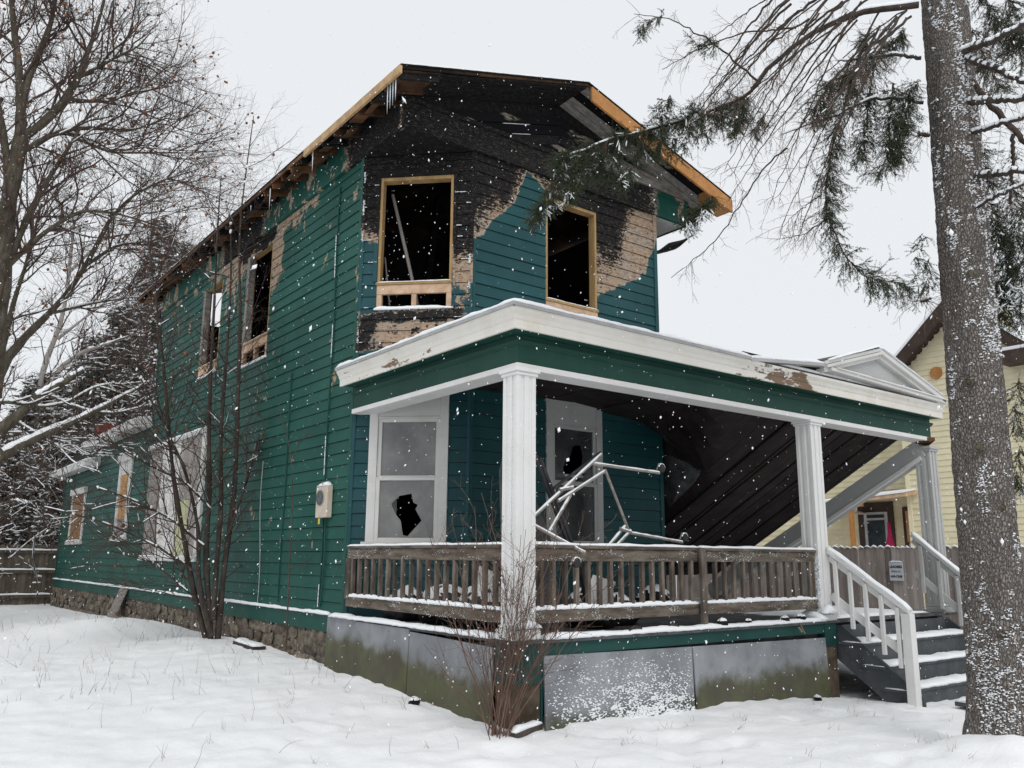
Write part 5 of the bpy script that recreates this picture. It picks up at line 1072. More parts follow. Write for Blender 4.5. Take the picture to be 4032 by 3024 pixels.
# ---- multi stem tree by the side wall
rng = np.random.default_rng(51); d = 15.2
GENM = [(20, .1, .6, 1.8, .010, 6, .12, -.02, .5, 1.15, .25), (7, .2, .25, .7, .005, 4, .16, -.02, .4, 1.0, .2), (3, .2, .1, .3, .003, 3, .16, 0, .4, 1., .1)]
limbs_tree('multi_stem_tree', 'bare multi stemmed small tree growing against the green side wall', 'tree', at(458, 1380, d),
    [(A(d, (445, 1382), (420, 1290), (395, 1150), (375, 1040), (362, 900), (350, 750), (330, 600), (318, 500)), .05, .012), (A(d-.15, (455, 1382), (450, 1280), (440, 1180), (455, 1100), (450, 960), (455, 800), (465, 620), (470, 480), (478, 380)), .055, .01), (A(d-.1, (470, 1382), (480, 1250), (495, 1150), (510, 1050), (512, 900), (520, 700), (515, 500), (530, 380), (548, 250)), .055, .007),
     (A(d-.2, (458, 1375), (425, 1250), (432, 1150), (400, 1010), (345, 900), (290, 790)), .045, .01), (A(d-.2, (460, 1340), (470, 1180), (480, 1100), (475, 950), (490, 760), (500, 600), (498, 470)), .05, .01), (A(d-.4, (440, 1180), (370, 1120), (290, 1080), (200, 1050), (100, 1030)), .022, .007), (A(d-.4, (430, 1240), (340, 1180), (230, 1130), (120, 1100), (30, 1080)), .02, .007), (A(d-.3, (455, 1100), (400, 1040), (330, 1010), (250, 960), (180, 930)), .02, .007), (A(d-.2, (495, 1150), (540, 1020), (570, 900), (610, 780)), .022, .006), (A(d-.2, (420, 1290), (330, 1215), (240, 1190)), .016, .006), (A(d-.3, (400, 1010), (360, 940), (330, 820), (345, 700)), .02, .007)],
    GENM, 'bark_dark', 'twig', rng, .1, .004, 60, snow_gens=1, leafr=.03, fork=220)
rng = np.random.default_rng(52); d = 12.9
limbs_tree('thin_sapling', 'thin brown sapling in front of the side wall left of the meter', 'sapling', at(618, 1402, d),
    [(A(d, (618, 1405), (622, 1300), (628, 1180), (632, 1080), (630, 1000), (622, 940), (600, 880)), .014, .005), (A(d, (630, 1000), (645, 960), (675, 930)), .007, .004), (A(d, (622, 1230), (655, 1222), (690, 1228)), .005, .003)],
    [(5, .3, .15, .5, .004, 4, .15, -.02, .4, 1.0, .2)], 'twig', 'twig', rng, 0, .003)
# ---- shrub in front of the porch corner
rng = np.random.default_rng(53); b = Vector((4.95, 6.62, gz(4.95, 6.62)-.02)); T = thing('bare_shrub', 'thin leafless shrub with seed heads in front of the white corner column', 'shrub', tuple(b))
n = 34; st = np.array(b)+np.stack([rng.normal(0, .07, n), rng.normal(0, .05, n), np.zeros(n)], 1); az = rng.uniform(0, 2*PI, n); sp = rng.uniform(.02, .75, n)
side = np.array(r2); dr = np.stack([np.zeros(n), np.zeros(n), np.ones(n)], 1)+side*(np.cos(az)*sp)[:, None]*1.1+np.array([0, 1., 0])*(np.sin(az)*sp*.5)[:, None]
P, Rr = grow(st, dr, rng.uniform(.8, 2.35, n), rng.uniform(.004, .0085, n), np.full(n, .0022), 9, .05, .0, rng); s, dd, pr = spawn(P, Rr, 9, .25, 1, .35, .9, rng, .2); P2, R2 = grow(s, dd, rng.uniform(.15, .6, len(s)), np.full(len(s), .0026), np.full(len(s), .0014), 5, .12, -.02, rng)
s, dd, pr = spawn(P2, R2, 4, .3, 1, .4, .9, rng, .3); P3, R3 = grow(s, dd, rng.uniform(.04, .14, len(s)), np.full(len(s), .0016), np.full(len(s), .001), 3, .12, -.03, rng)
V, F3, F4 = cat_mesh([tubes(P, Rr, 5), tubes(P2, R2, 3), tubes(P3, R3, 3)]); add('stems', mesh_np('stems', V, F3, F4, False, [M['twig_red']]), T)
V, F = blobs(P3[:, -1], rng.uniform(.0025, .0055, len(P3)), rng); add('seed_heads', mesh_np('seed_heads', V, F, None, False, [M['twig']]), T, kind='stuff')
V, F = blobs(P2[rng.integers(0, len(P2), 120), 2], rng.uniform(.004, .009, 120), rng); add('snow_fleck', mesh_np('snow_fleck', V, F, None, True, [M['snow_lump']]), T, kind='stuff')

# ============================================================ big spruce, right foreground
rng = np.random.default_rng(61); SX, SY = 7.87, 3.43
SP = thing('foreground_spruce', 'large spruce with snow flecked bark in the right foreground', 'tree', (SX, SY, 0))
zs = np.linspace(-.15, 9.5, 560); th = np.linspace(0, 2*PI, 161)[:-1]; Zg, Tg = np.meshgrid(zs, th, indexing='ij')
rad = .242-.0065*Zg+.2*np.exp(-np.clip(Zg+.1, 0, None)/.26)*(1+.35*np.cos(Tg*5+1))+.02*np.cos(Tg*3+Zg*.3)
cx, cy = np.cos(Tg), np.sin(Tg); wv = fbm(cx*6+20+Zg*.8, cy*6+20+Zg*5, 3, 1)
plate = np.abs(fbm(cx*9+30, Zg*9+cy*9, 3, 3)-.47)*2; rad = rad+.02*(wv-.45)+.022*np.clip(plate, 0, .5)+.007*(fbm(cx*26+50, Zg*30+cy*26, 2, 5)-.4)
lean = .01*Zg; TV = np.stack([SX+cx*rad+lean*1.5, SY+cy*rad-lean*1.15, Zg], -1); nz, nt = Zg.shape; i = np.arange(nz-1)[:, None]*nt; j = np.arange(nt)[None]; j2 = (j+1) % nt
trunk = add('trunk', mesh_np('trunk', TV, None, np.stack([i+j, i+j2, i+nt+j2, i+nt+j], -1), True, [M['spruce_bark']]), SP)
# snow flecks on bark ledges (windward, towards the yard)
k = rng.integers(0, nz*nt, 60000); zf = Zg.ravel()[k]; tf = Tg.ravel()[k]; face = np.cos(tf-math.radians(215))
mask = fbm(tf*2.0, zf*2.2, 3, 6)*.55+fbm(tf*7, zf*16, 3, 2)*.5; keep = (face > .05) & (mask+.13*face+.08*np.exp(-zf) > .585+.07*rng.random(len(k))) & (zf > 0); k = k[keep][:9000]
pos = TV.reshape(-1, 3)[k]+np.stack([np.cos(Tg.ravel()[k]), np.sin(Tg.ravel()[k]), np.zeros(len(k))], 1)*.002+rng.normal(0, .006, (len(k), 3))
sz = np.stack([rng.uniform(.004, .013, len(k))]*2+[rng.uniform(.0025, .0065, len(k))], 1); V, F = blobs(pos, sz, rng, .5); add('snow_fleck', mesh_np('snow_fleck', V, F, None, True, [M['snow_lump']]), trunk, kind='stuff')
for kk, (z, az) in enumerate(((2.62, 205), (1.05, 215), (.62, 225), (3.2, 200), (4.2, 235), (2.1, 240))):   # knots
    c = Vector((SX+math.cos(R(az))*.235, SY+math.sin(R(az))*.235, z)); o = Vector((math.cos(R(az)), math.sin(R(az)), 0)); mb = MB(); mb.tube([c-o*.03, c+o*.012, c+o*.02, c+o*.004], [.045, .04, .026, .012], 12); mb.build('knot', M['bark'], trunk, smooth=True)
# branches: (points, r0, r1)
def B(ds, *p): return [at(x, y, dd) for (x, y), dd in zip(p, np.linspace(ds[0], ds[1], len(p)))]
main = [(B((8.5, 7.9), (1985, 10), (1887, 21), (1809, 39), (1732, 86), (1659, 140), (1638, 171), (1628, 205), (1560, 232), (1472, 262), (1400, 282), (1317, 301), (1250, 328), (1200, 348)), .034, .007),
        (B((8.45, 8.3), (1990, 125), (1930, 118), (1870, 128), (1810, 132)), .02, .006), (B((8.45, 8.1), (1995, 222), (1940, 212), (1880, 212), (1790, 255), (1690, 290)), .017, .005), (B((8.4, 8.3), (2005, 292), (1985, 290)), .02, .014),
        (B((8.5, 8.0), (2078, 112), (2140, 92), (2230, 45)), .034, .02), (B((8.5, 8.0), (2088, 127), (2150, 150), (2240, 190)), .03, .018), (B((8.5, 8.0), (2093, 222), (2150, 218), (2240, 214)), .032, .022), (B((8.5, 8.0), (2098, 288), (2150, 272), (2240, 246)), .022, .015), (B((8.5, 8.0), (2107, 380), (2160, 376), (2240, 366)), .026, .018), (B((8.6, 8.9), (2084, 161), (2142, 231), (2199, 290), (2240, 340)), .035, .024), (B((8.5, 7.9), (2100, 455), (2160, 420), (2240, 385)), .016, .01), (B((8.6, 9.0), (2190, 290), (2187, 380), (2180, 440)), .02, .012),
        (B((8.4, 8.3), (1990, 652), (2010, 645)), .012, .009)]
bare = []
for q in range(30):
    u = q/29; x0 = 1700+u*270+rng.uniform(-20, 20); y0 = -30+rng.uniform(-30, 60)+60*u; dx = -rng.uniform(150, 340)*(.75+.4*u); dy = rng.uniform(190, 430)*(.7+.55*u); d0 = rng.uniform(7.2, 8.9)
    bare.append((B((d0, d0-rng.uniform(-.3, .6)), (x0, y0), (x0+dx*.3, y0+dy*.24), (x0+dx*.66, y0+dy*.62), (x0+dx, y0+dy)), rng.uniform(.008, .015), .0025))
bare += [(B((8.2, 7.8), (1700, 320), (1650, 360), (1600, 440), (1550, 520), (1500, 560), (1450, 600)), .009, .003), (B((8.3, 8.2), (1790, 470), (1740, 505), (1690, 515)), .006, .002), (B((8.3, 8.2), (1775, 420), (1720, 460), (1690, 490)), .006, .002), (B((8.0, 7.6), (1640, 180), (1540, 90), (1450, 40), (1370, 30)), .012, .003), (B((8.0, 7.7), (1720, 60), (1600, 70), (1500, 110), (1430, 150)), .01, .003)]
hang = [(B((8.3, 8.1), (1880, 60), (1848, 144), (1819, 242), (1796, 323), (1780, 404), (1791, 488), (1822, 550), (1864, 602), (1955, 612)), .014, .004), (B((8.35, 8.3), (1930, 180), (1920, 260), (1924, 323), (1900, 378)), .01, .003), (B((8.2, 8.0), (1850, 150), (1790, 180), (1750, 260)), .01, .003), (B((8.4, 8.3), (1880, 190), (1870, 280), (1850, 340)), .01, .003)]
allb = main+bare+hang; bp = []; bs_ = []
for pts, ra, rb in allb:
    Q = smooth_path(pts, 26)[None]; Q[0, 1:-1] += rng.normal(0, .006, (24, 3)); rr = np.linspace(ra, rb, 26)[None]; bp.append((Q, rr))
for kk, (q, r_) in enumerate(bp): bs_.append(snow_on(q, r_, rng, .85 if kk < len(main) else .18, .8, 6, .006 if kk < len(main) else .002))
V, F3, F4 = cat_mesh([tubes(q, r_, 7) for q, r_ in bp]); add('branch', mesh_np('branch', V, F3, F4, True, [M['bark_dark']]), SP)
V, F3, F4 = cat_mesh(bs_); add('snow_load', mesh_np('snow_load', V, F3, F4, True, [M['snow_lump']]), SP, kind='stuff')
# thin bare side twigs
P = np.concatenate([q for q, _ in bp]); Rr = np.concatenate([r_ for _, r_ in bp]); s, dd, pr = spawn(P, Rr, 15, .08, 1, .5, 1.2, rng, -.5); t1, q1 = grow(s, dd, rng.uniform(.08, .42, len(s)), np.full(len(s), .0026), np.full(len(s), .0012), 5, .1, .08, rng)
s, dd, pr = spawn(t1, q1, 4, .2, 1, .5, 1.1, rng, -.3); t2, q2 = grow(s, dd, rng.uniform(.04, .14, len(s)), np.full(len(s), .0015), np.full(len(s), .0009), 3, .1, .06, rng)
V, F3, F4 = cat_mesh([tubes(t1, q1, 3), tubes(t2, q2, 3)]); add('bare_twigs', mesh_np('bare_twigs', V, F3, F4, False, [M['twig_red']]), SP, kind='stuff')
# needle sprays
NV = []; SN = []; TW = []
def sprays(paths, n, l0, l1, droop, spread, rng, snow=.15, sub=4, out=None):
    Q = np.concatenate([smooth_path(p, 20)[None] for p in paths]); s, dd, _ = spawn(Q, np.full(Q.shape[:2], .01), n, .02, 1, .5, 1.35, rng, -droop); P1, R1 = grow(s, dd, rng.uniform(l0, l1, len(s)), np.full(len(s), .0028), np.full(len(s), .0016), 4, .12, .1*droop, rng)
    s2_, d2, _ = spawn(P1, R1, sub, .15, 1, .4, 1.0, rng, -droop*.3); P2_, R2_ = grow(s2_, d2, rng.uniform(.05, .13, len(s2_)), np.full(len(s2_), .002), np.full(len(s2_), .0014), 4, .08, .05*droop, rng); TW.append(tubes(P1, R1, 3))
    for PP, m in ((P1, 56), (P2_, 38)):
        N, k, _ = PP.shape; t = rng.random((N, m))*(k-1); i = np.minimum(t.astype(int), k-2); f = (t-i)[..., None]; r = np.arange(N)[:, None]; c = PP[r, i]*(1-f)+PP[r, i+1]*f; tg = nrm(PP[r, i+1]-PP[r, i]); x = rng.normal(size=c.shape); pe = nrm(x-tg*(x*tg).sum(-1, keepdims=True)); nd = nrm(tg*.75+pe); w = nrm(np.cross(nd, rng.normal(size=c.shape)))*.0017; NV.append(np.stack([c-w, c+w, c+nd*rng.uniform(.011, .019, (N, m, 1))], 2).reshape(-1, 3))
    m_ = P2_.mean(1); cl = fbm(m_[:, 0]*5+m_[:, 1]*3, m_[:, 2]*5+m_[:, 1]*4, 3, 3); k = cl > np.quantile(cl, 1-min(.9, snow*.75)); Q = P2_[k]+np.array([0, 0, .007])
    if k.sum(): SN.append(tubes(Q, np.full(Q.shape[:2], 1.)*np.array([.003, .006, .007, .005, .002])*rng.uniform(.7, 1.3, (len(Q), 1)), 5))
sprays([h[0] for h in hang[:1]]*2, 150, .08, .3, .9, 1, rng, .03, 6)
sprays([h[0] for h in hang[1:]], 85, .08, .26, .9, 1, rng, .03, 5)
arm = main[0][0]
sprays([arm[6:10]], 130, .07, .2, .5, 1, rng, .07, 5); sprays([arm[9:13]], 150, .06, .2, .8, 1, rng, .06, 5)
for (x, y, n, dd) in ((1216, 342, 16, 7.85), (1232, 405, 14, 7.8), (1161, 455, 16, 7.8), (1350, 380, 16, 7.8), (1434, 225, 16, 7.9), (1290, 360, 14, 7.8), (1195, 425, 8, 7.8), (1490, 468, 26, 7.9), (1525, 440, 16, 7.9), (1600, 255, 18, 8), (1640, 262, 10, 8), (1500, 240, 14, 8)):
    sprays([B((dd, dd), (x+14, y-22), (x, y), (x-12, y+22))], n*2, .05, .12, .9, 1, rng, .16, 5)
for pts in (((1255, 326), (1235, 385), (1225, 410)), ((1225, 350), (1190, 410), (1158, 462))):
    o = smooth_path(B((7.85, 7.8), *pts), 14)[None]; TW.append(tubes(o, np.full((1, 14), .0045), 5)); sprays([B((7.85, 7.8), *pts)], 40, .05, .13, .8, 1, rng, .1)
rg = np.random.default_rng(63)
for q in range(17):
    x = 1245+q*23+rg.uniform(-8, 8); yb = np.interp(x, [1200, 1317, 1472, 1560, 1628], [348, 301, 262, 232, 205]); hL = rg.uniform(45, 105); dd = 7.9+rg.uniform(-.15, .15); pth = B((dd, dd), (x, yb), (x-8+rg.uniform(-10, 6), yb+hL*.5), (x-14+rg.uniform(-14, 6), yb+hL))
    o = smooth_path(pth, 12)[None]; TW.append(tubes(o, np.linspace(.0035, .0015, 12)[None], 4)); sprays([pth], 20, .04, .12, .9, 1, rng, .06, 4)
s_, d_, _ = spawn(smooth_path(arm[6:13], 24)[None], np.full((1, 24), .01), 170, .02, 1, .8, 1.5, rng, -1.6); hP, hR = grow(s_, d_, rng.uniform(.1, .42, len(s_)), np.full(len(s_), .0024), np.full(len(s_), .001), 5, .12, .16, rng); TW.append(tubes(hP, hR, 3))
sprays([B((8, 7.7), (1440, 30), (1405, 40), (1375, 75)), B((7.9, 7.7), (1560, 80), (1530, 110), (1500, 90))], 22, .05, .14, .6, 1, rng, .1)
sprays([B((9.2, 9), (2110, -20), (2150, 40), (2200, 100)), B((9.2, 9), (2170, -20), (2200, 60), (2215, 130)), B((9, 9), (2100, 60), (2130, 130), (2160, 190)), B((9, 8.9), (2100, 300), (2120, 360), (2140, 400))], 95, .1, .3, .9, 1, rng, .04, 5)
sprays([B((9.1, 9), (2180, 330), (2195, 480), (2170, 620)), B((9.1, 9), (2205, 420), (2215, 560), (2200, 700)), B((9, 9), (2120, 420), (2150, 480), (2160, 540)), B((9, 9), (2175, 560), (2160, 640), (2170, 690))], 100, .1, .3, .9, 1, rng, .04, 5)
sprays([B((8.7, 8.5), (2010, 555), (1988, 580), (1980, 610)), B((8.7, 8.5), (2010, 590), (1995, 620), (1985, 650)), B((8.6, 8.4), (1995, 500), (1985, 545), (1975, 565))], 14, .06, .15, .8, 1, rng, .1)
sprays([B((9, 8.9), (2200, 820), (2190, 880), (2200, 930)), B((9, 8.9), (2205, 960), (2195, 1010), (2200, 1060))], 40, .07, .2, .8, 1, rng, .12)
sprays([B((8.3, 8.2), (1960, 260), (1935, 290), (1930, 350)), B((8.5, 8.4), (1960, 60), (1900, 110), (1880, 170)), B((8.4, 8.3), (1990, 170), (1960, 210), (1945, 270))], 80, .08, .24, .9, 1, rng, .03, 5)
V = np.concatenate(NV); add('needles', mesh_np('needles', V, np.arange(len(V)).reshape(-1, 3), None, False, [M['needle']]), SP, kind='stuff')
V, F3, F4 = cat_mesh(SN); add('snow_tuft', mesh_np('snow_tuft', V, F3, F4, True, [M['snow_lump']]), SP, kind='stuff')
V, F3, F4 = cat_mesh(TW); add('needle_twigs', mesh_np('needle_twigs', V, F3, F4, False, [M['twig']]), SP, kind='stuff')

# ============================================================ neighbour: yellow house and fence, right
YH = thing('yellow_house', 'pale yellow vinyl sided house with brown trim behind the right fence', 'house', (24.0, 11.0, 0))
def courses(x, y0, y1, z0, z1, mat, parent, e=.165, clip=None, holes=()):
    z = z0
    while z < z1-.02:
        zt = min(z+e, z1); a, b = (y0, y1) if clip is None else (max(y0, clip(z)[0]), min(y1, clip(z)[1])); segs = [(a, b)]
        for h in holes:
            if h[2] < (z+zt)/2 < h[3]: segs = [s for p, q in segs for s in ((p, min(q, h[0])), (max(p, h[1]), q)) if s[1]-s[0] > .03]
        for p, q in segs:
            if q-p < .05: continue
            mb = MB(); mb.hexa([(x-.022, p, z), (x, p, z), (x, q, z), (x-.022, q, z), (x-.004, p, zt-.002), (x, p, zt-.002), (x, q, zt-.002), (x-.004, q, zt-.002)]); mb.build('siding_course', M[mat], parent)
        z += e
mb = MB(); mb.prism([(24.01, 4, -.3), (24.01, 12.48, -.3), (24.01, 12.48, 6.95), (24.01, 10.7, 8.55), (24.01, 9.0, 7.1), (24.01, 4, 7.1)], (5, 0, 0)); yw = mb.build('main_wall', M['vinyl_yellow'], YH)
courses(24.0, 4.0, 12.45, .3, 6.9, 'vinyl_yellow', yw); courses(24.0, 9.2, 12.4, 6.9, 8.5, 'vinyl_yellow', yw, clip=lambda z: (9.0, 12.48-(z-6.95+.1)*1.11))
mb = MB(); mb.box(23.95, 12.40, .2, 24.02, 12.52, 6.95); mb.build('corner_post', M['vinyl_yellow'], yw)
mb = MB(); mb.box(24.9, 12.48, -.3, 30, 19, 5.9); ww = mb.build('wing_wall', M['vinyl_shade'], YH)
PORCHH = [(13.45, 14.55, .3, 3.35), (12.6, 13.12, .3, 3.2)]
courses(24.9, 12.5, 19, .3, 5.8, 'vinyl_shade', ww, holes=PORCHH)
mb = MB(); mb.box(24.84, 13.45, .3, 24.9, 14.6, 3.4); dr_ = mb.build('door_surround', M['brown_trim'], YH)
mb = MB(); mb.box(24.80, 13.62, .3, 24.835, 14.38, 3.1); mb.build('storm_door', M['metal_grey'], dr_)
for z0, z1 in ((.5, 1.95), (2.05, 2.85), (2.92, 3.02)): mb = MB(); mb.box(24.785, 13.72, z0, 24.799, 14.28, z1); mb.build('pane', M['window_dark'], dr_)
mb = MB(); mb.box(24.84, 12.5, .3, 24.9, 13.16, 3.22); d2_ = mb.build('door_surround', M['brown_trim'], YH); mb = MB(); mb.box(24.80, 12.44, .3, 24.835, 13.05, 3.1); mb.build('boarded_door', M['plywood'], d2_)
mb = MB(); mb.tube([(24.78, 13.0, 2.05), (24.74, 13.0, 2.05), (24.74, 13.0, 2.18)], .02, 6); mb.build('door_handle', M['iron_black'], d2_)
mb = MB(); mb.prism([(23.3, 12.2, 3.42), (23.3, 15.6, 3.22), (23.3, 15.6, 3.30), (23.3, 12.2, 3.52)], (1.6, 0, .22)); pr_ = mb.build('side_porch_roof', M['pale_lumber'], YH)
mb = MB(); mb.prism([(23.27, 12.25, 3.525), (23.27, 15.6, 3.305), (23.27, 15.6, 3.36), (23.27, 12.25, 3.58)], (1.5, 0, .22)); mb.build('roof_snow', M['snow'], pr_)
mb = MB(); mb.beam((23.35, 13.55, 3.28), (23.35, 15.6, 3.16), .1, .16); mb.build('porch_header', M['orange_board'], YH); mb = MB(); mb.box(23.3, 13.87, .2, 23.4, 13.99, 3.2); mb.build('porch_post', M['orange_board'], YH)
mb = MB(); mb.tube([(24.6, 14.4, 3.12), (24.6, 14.4, 3.05)], [.04, .2], 14); mb.build('porch_lamp', M['board_white'], YH)
for p, q, nm in (((23.55, 12.75, 6.85), (23.55, 10.7, 8.72), 'rake_board'), ((23.55, 10.7, 8.72), (23.55, 8.6, 6.9), 'rake_board')):
    mb = MB(); mb.beam(p, q, .06, .34); mb.beam((p[0]+.3, p[1], p[2]-.05), (q[0]+.3, q[1], q[2]-.05), .55, .1); mb.build(nm, M['brown_trim'], YH)
mb = MB(); mb.box(23.45, 3.5, 6.75, 24.1, 9.4, 7.1); mb.build('eave_board', M['brown_trim'], YH); mb = MB(); mb.box(23.5, 3.5, 7.1, 26, 9.4, 7.2); mb.build('eave_snow', M['snow'], YH)
mb = MB(); mb.box(23.4, 12.3, 6.55, 24, 12.75, 6.75); mb.box(23.36, 12.28, 6.75, 24, 12.8, 6.82); mb.build('eave_return', M['brown_trim'], YH)
mb = MB(); mb.prism([(23.5, 12.8, 7.0), (23.5, 10.7, 8.93), (23.5, 8.55, 7.05), (23.5, 8.55, 7.15), (23.5, 10.7, 9.03), (23.5, 12.8, 7.1)], (6, 0, 0)); mb.build('main_roof', M['snow'], YH)
pA, pB, pC = at(1928, 800, 33), at(1962, 740, 35), at(2060, 708, 36); mb = MB(); mb.prism([pA, at(2060, 800, 33), pC, pB], (.5, .1, -.2)); mb.build('rear_roof', M['snow'], YH)
mb = MB(); mb.tube([(23.93, 11.36, 6.92), (23.99, 11.36, 6.92)], [.16, .19], 16); mb.build('wall_vent', M['orange_board'], YH)
mb = MB(); mb.prism([(23.9, 13.26, 2.0), (23.9, 13.0, 2.0), (23.9, 13.05, 2.3), (23.9, 13.1, 2.75), (23.9, 13.14, 2.75), (23.9, 13.16, 2.4)], (.08, 0, 0)); mb.build_at('hanging_cloth', M['magenta_cloth'], (23.9, 13.1, 2.0), label='magenta cloth hanging on the yellow house porch between its two doors', cat='cloth')
# dog eared fence
FN = thing('picket_fence', 'brown dog eared board fence with snow on its tops in front of the yellow house', 'fence', (16, 9.5, 0)); tops = []
def picket_me(w, h, mat):
    mb = MB(); e = w*.28; mb.prism([(0, 0, 0), (0, w, 0), (0, w, h-e), (0, w-e, h), (0, e, h), (0, 0, h-e)], (.02, 0, 0)); me = bpy.data.meshes.new('picket'); me.from_pydata(mb.v, [], mb.f); me.materials.append(M[mat]); me.update(); return me
pm, pg = picket_me(.137, 2.1, 'fence_wood'), picket_me(.09, 2.1, 'fence_pale'); y = 16.0; k = 0
while y > -6:
    gate = 8.2 < y < 8.85; w = .095 if gate else .142; dz = random.uniform(-.012, .012)
    add('picket', pg if gate else pm, FN, loc=(16+random.uniform(-.01, .01)-(.03 if gate else 0), y-w, -.2+dz), rot=(random.uniform(-.006, .006), 0, 0)); tops.append(snow_strip([(15.995-(.03 if gate else 0), y-w+.012, 1.895+dz), (15.995-(.03 if gate else 0), y-w+w*.5, 1.905+dz), (15.995-(.03 if gate else 0), y-.015, 1.895+dz)], .04, .04, step=.03, seed=k % 30)); y -= w; k += 1
mb = MB(); mb.box(16.02, -6, .2, 16.06, 16, .3); mb.box(16.02, -6, 1.4, 16.06, 16, 1.5); mb.build('fence_rail', M['fence_wood'], FN); snow_obj(tops, FN, kind='stuff')
SG = thing('fence_sign', 'small grey fence company sign on the pale gate boards', 'sign', (15.93, 8.63, 1.35)); mb = MB(); mb.box(15.925, 8.52, 1.27, 15.94, 8.79, 1.62); sgp = mb.build('sign_plate', M['sign_grey'], SG)
def text3(s_, size, y, z, parent, x=15.921, bold=.0):
    c = bpy.data.curves.new('lettering', 'FONT'); c.body = s_; c.size = size; c.align_x = 'CENTER'; c.extrude = .001; c.offset = bold; c.materials.append(M['ink'])
    o = bpy.data.objects.new('lettering', c); COL.objects.link(o); dg = bpy.context.evaluated_depsgraph_get(); me = bpy.data.meshes.new_from_object(o.evaluated_get(dg)); bpy.data.objects.remove(o)
    me.materials.clear(); me.materials.append(M['ink']); add('lettering', me, parent, loc=(x, y, z), rot=(R(90), 0, R(-90)))
text3('LEADERS', .062, 8.655, 1.51, sgp, bold=.002); text3('FENCE CO.', .04, 8.655, 1.43, sgp); text3('459-7328', .06, 8.655, 1.33, sgp, bold=.0015)
snow_obj([snow_strip([(15.93, 8.53, 1.62), (15.93, 8.78, 1.62)], .03, .03)], SG)
# ---- board fence, far left
LF = thing('board_fence', 'dark weathered board fence with snowy rails behind the rear corner', 'fence', (3.5, 32.5, 0)); x = -3.0; pmd = picket_me(.14, 1.95, 'fence_dark')
while x < 5.6:
    add('picket', pmd, LF, loc=(x, 32.5+random.uniform(-.012, .012), random.uniform(-.02, .02)), rot=(0, 0, R(-90))); x += .145
for z in (.28, 1.08, 1.72): mb = MB(); mb.box(-3, 32.4, z-.06, 5.6, 32.47, z+.04); rl_ = mb.build('fence_rail', M['fence_dark'], LF); snow_obj([snow_strip([(-3, 32.43, z+.04), (5.6, 32.43, z+.04)], .09, .06, seed=int(z*9), step=.15)], rl_)

# ============================================================ ground details
rng = np.random.default_rng(71)
def tuft(n, xr, yr, h0, h1, name, mat, label, seed, clump=1):
    rng = np.random.default_rng(seed); cx = rng.uniform(*xr, n); cy = rng.uniform(*yr, n); ok = ~((cx > 5.1) & (cy > 6.6)); cx, cy = cx[ok], cy[ok]; m = clump
    X = np.repeat(cx, m)+rng.normal(0, .035, len(cx)*m); Y_ = np.repeat(cy, m)+rng.normal(0, .035, len(cx)*m); st = np.stack([X, Y_, ground(X, Y_)-.02], 1); N = len(st); dr = np.stack([rng.normal(0, .3, N), rng.normal(0, .3, N), np.ones(N)], 1)
    P, Rr = grow(st, dr, rng.uniform(h0, h1, N), rng.uniform(.0014, .003, N), np.full(N, .0008), 4, .16, .07, rng); V, F = tubes(P, Rr, 3); add(name, mesh_np(name, V, None, F, False, [M[mat]]), None, label=label, cat='grass', kind='stuff')
tuft(120, (-2.5, 5.0), (4.2, 17), .05, .16, 'dry_grass', 'dry_grass', 'sparse dry grass blades poking through the snow', 72, 3); tuft(60, (5.2, 11), (2.6, 6.4), .04, .12, 'dry_grass', 'dry_grass', 'grass blades poking through snow before the porch', 73, 3); tuft(60, (-1, 5.0), (5, 16), .12, .34, 'weed_stalks', 'twig_red', 'thin brown weed stalks standing in the snowy yard', 74, 1)
tuft(80, (2.0, 5.1), (10, 22), .1, .4, 'weed_stalks', 'twig', 'brown weed stalks along the stone foundation', 75, 2)
def plank(a, b, w, h, mat, label, snow=True, name='fallen_board', cat='board'):
    T = thing(name, label, cat, a); mb = MB(); mb.beam(a, b, w, h); bevel(mb.build('board', M[mat], T), .006)
    if snow: snow_obj([snow_strip([Vector(a)+Vector((0, 0, h/2)), Vector(b)+Vector((0, 0, h/2))], w*.95, .05, seed=7)], T)
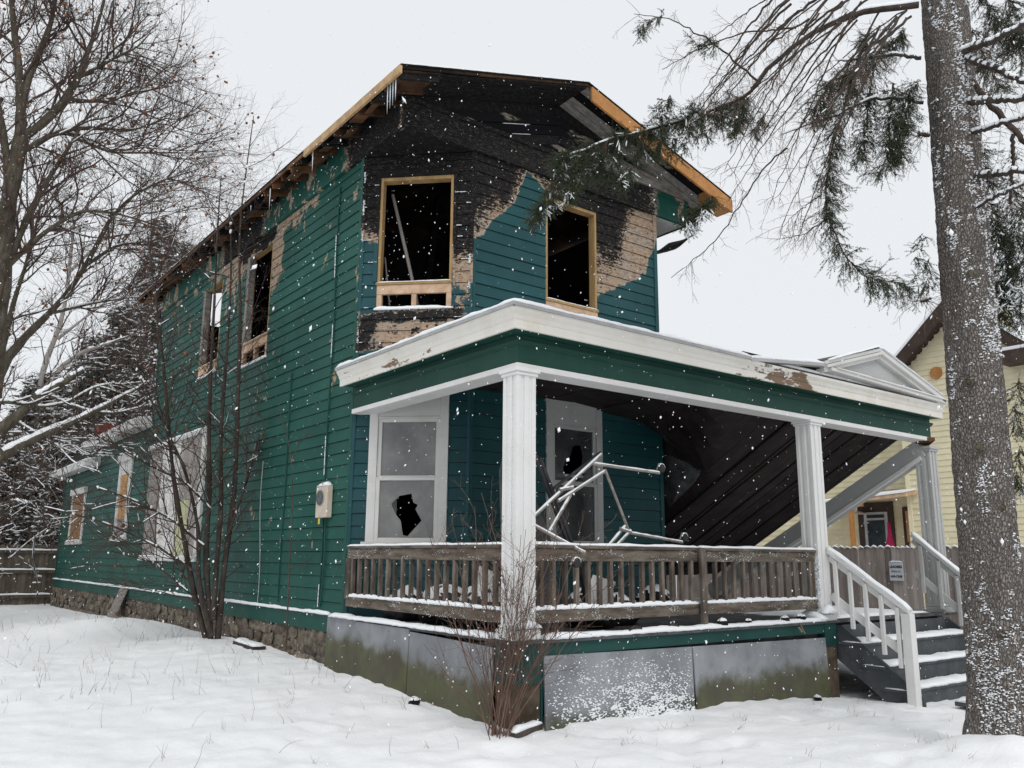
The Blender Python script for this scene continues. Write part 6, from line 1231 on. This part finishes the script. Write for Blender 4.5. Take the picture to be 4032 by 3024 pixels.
plank((5.02, 6.52, gz(5.02, 6.52)+.012), (5.42, 6.62, gz(5.42, 6.62)+.03), .09, .05, 'bark_dark', 'dark board lying in the snow below the porch corner')
plank((4.95, 13.4, gz(4.95, 13.4)+.01), (5.0, 12.7, gz(5, 12.7)+.01), .22, .08, 'bark_dark', 'snow capped log lying at the foundation beside the bare tree', name='fallen_log', cat='log')
plank((10.9, 4.9, gz(10.9, 4.9)+.03), (12.2, 4.85, gz(12.2, 4.85)+.04), .3, .06, 'stair_paint', 'grey board half buried in snow below the porch steps')
plank((10.8, 5.15, gz(10.8, 5.15)+.06), (12.2, 5.1, gz(12.2, 5.1)+.07), .25, .05, 'stair_paint', 'second grey board stacked behind the one below the steps')
heap('snow_lump', (4.95, 8.15, gz(4.95, 8.15)-.03), .06, 20, 'char_wood', 'dark chunk capped with snow beside the left porch skirting', 'debris')
heap('snow_lump', (9.9, 6.55, gz(9.9, 6.55)-.02), .05, 22, 'char_wood', 'small dark chunk in the snow at the right skirting panel', 'debris')

# ============================================================ falling snow
rng = np.random.default_rng(81); N = 33000
P = np.stack([rng.uniform(-3, 15, N), rng.uniform(.3, 16, N), rng.uniform(0, 9.5, N)], 1); dist = np.linalg.norm(P-np.array(CAM), axis=1); inside = (P[:, 0] > 5.1) & (P[:, 1] > 6.6); P = P[(dist > 1.6) & ~inside]; N = len(P)
s = .0018+.0042*rng.random(N)**2.2; ax = nrm(np.array([.35, .1, 1.])+rng.normal(0, .35, (N, 3))); a = nrm(np.cross(ax, rng.normal(size=(N, 3)))); b = np.cross(ax, a); st = rng.uniform(1.0, 2.3, N)
V = P[:, None]+(a[:, None]*OCT[None, :, 0:1]*rng.uniform(.6, 1.1, (N, 1, 1))+b[:, None]*OCT[None, :, 1:2]+ax[:, None]*OCT[None, :, 2:3]*st[:, None, None])*s[:, None, None]
add('falling_snow', mesh_np('falling_snow', V.reshape(-1, 3), (OCF[None]+np.arange(N)[:, None, None]*6).reshape(-1, 3), None, True, [M['snowflake']]), label='snowflakes falling through the air', cat='snow', kind='stuff')
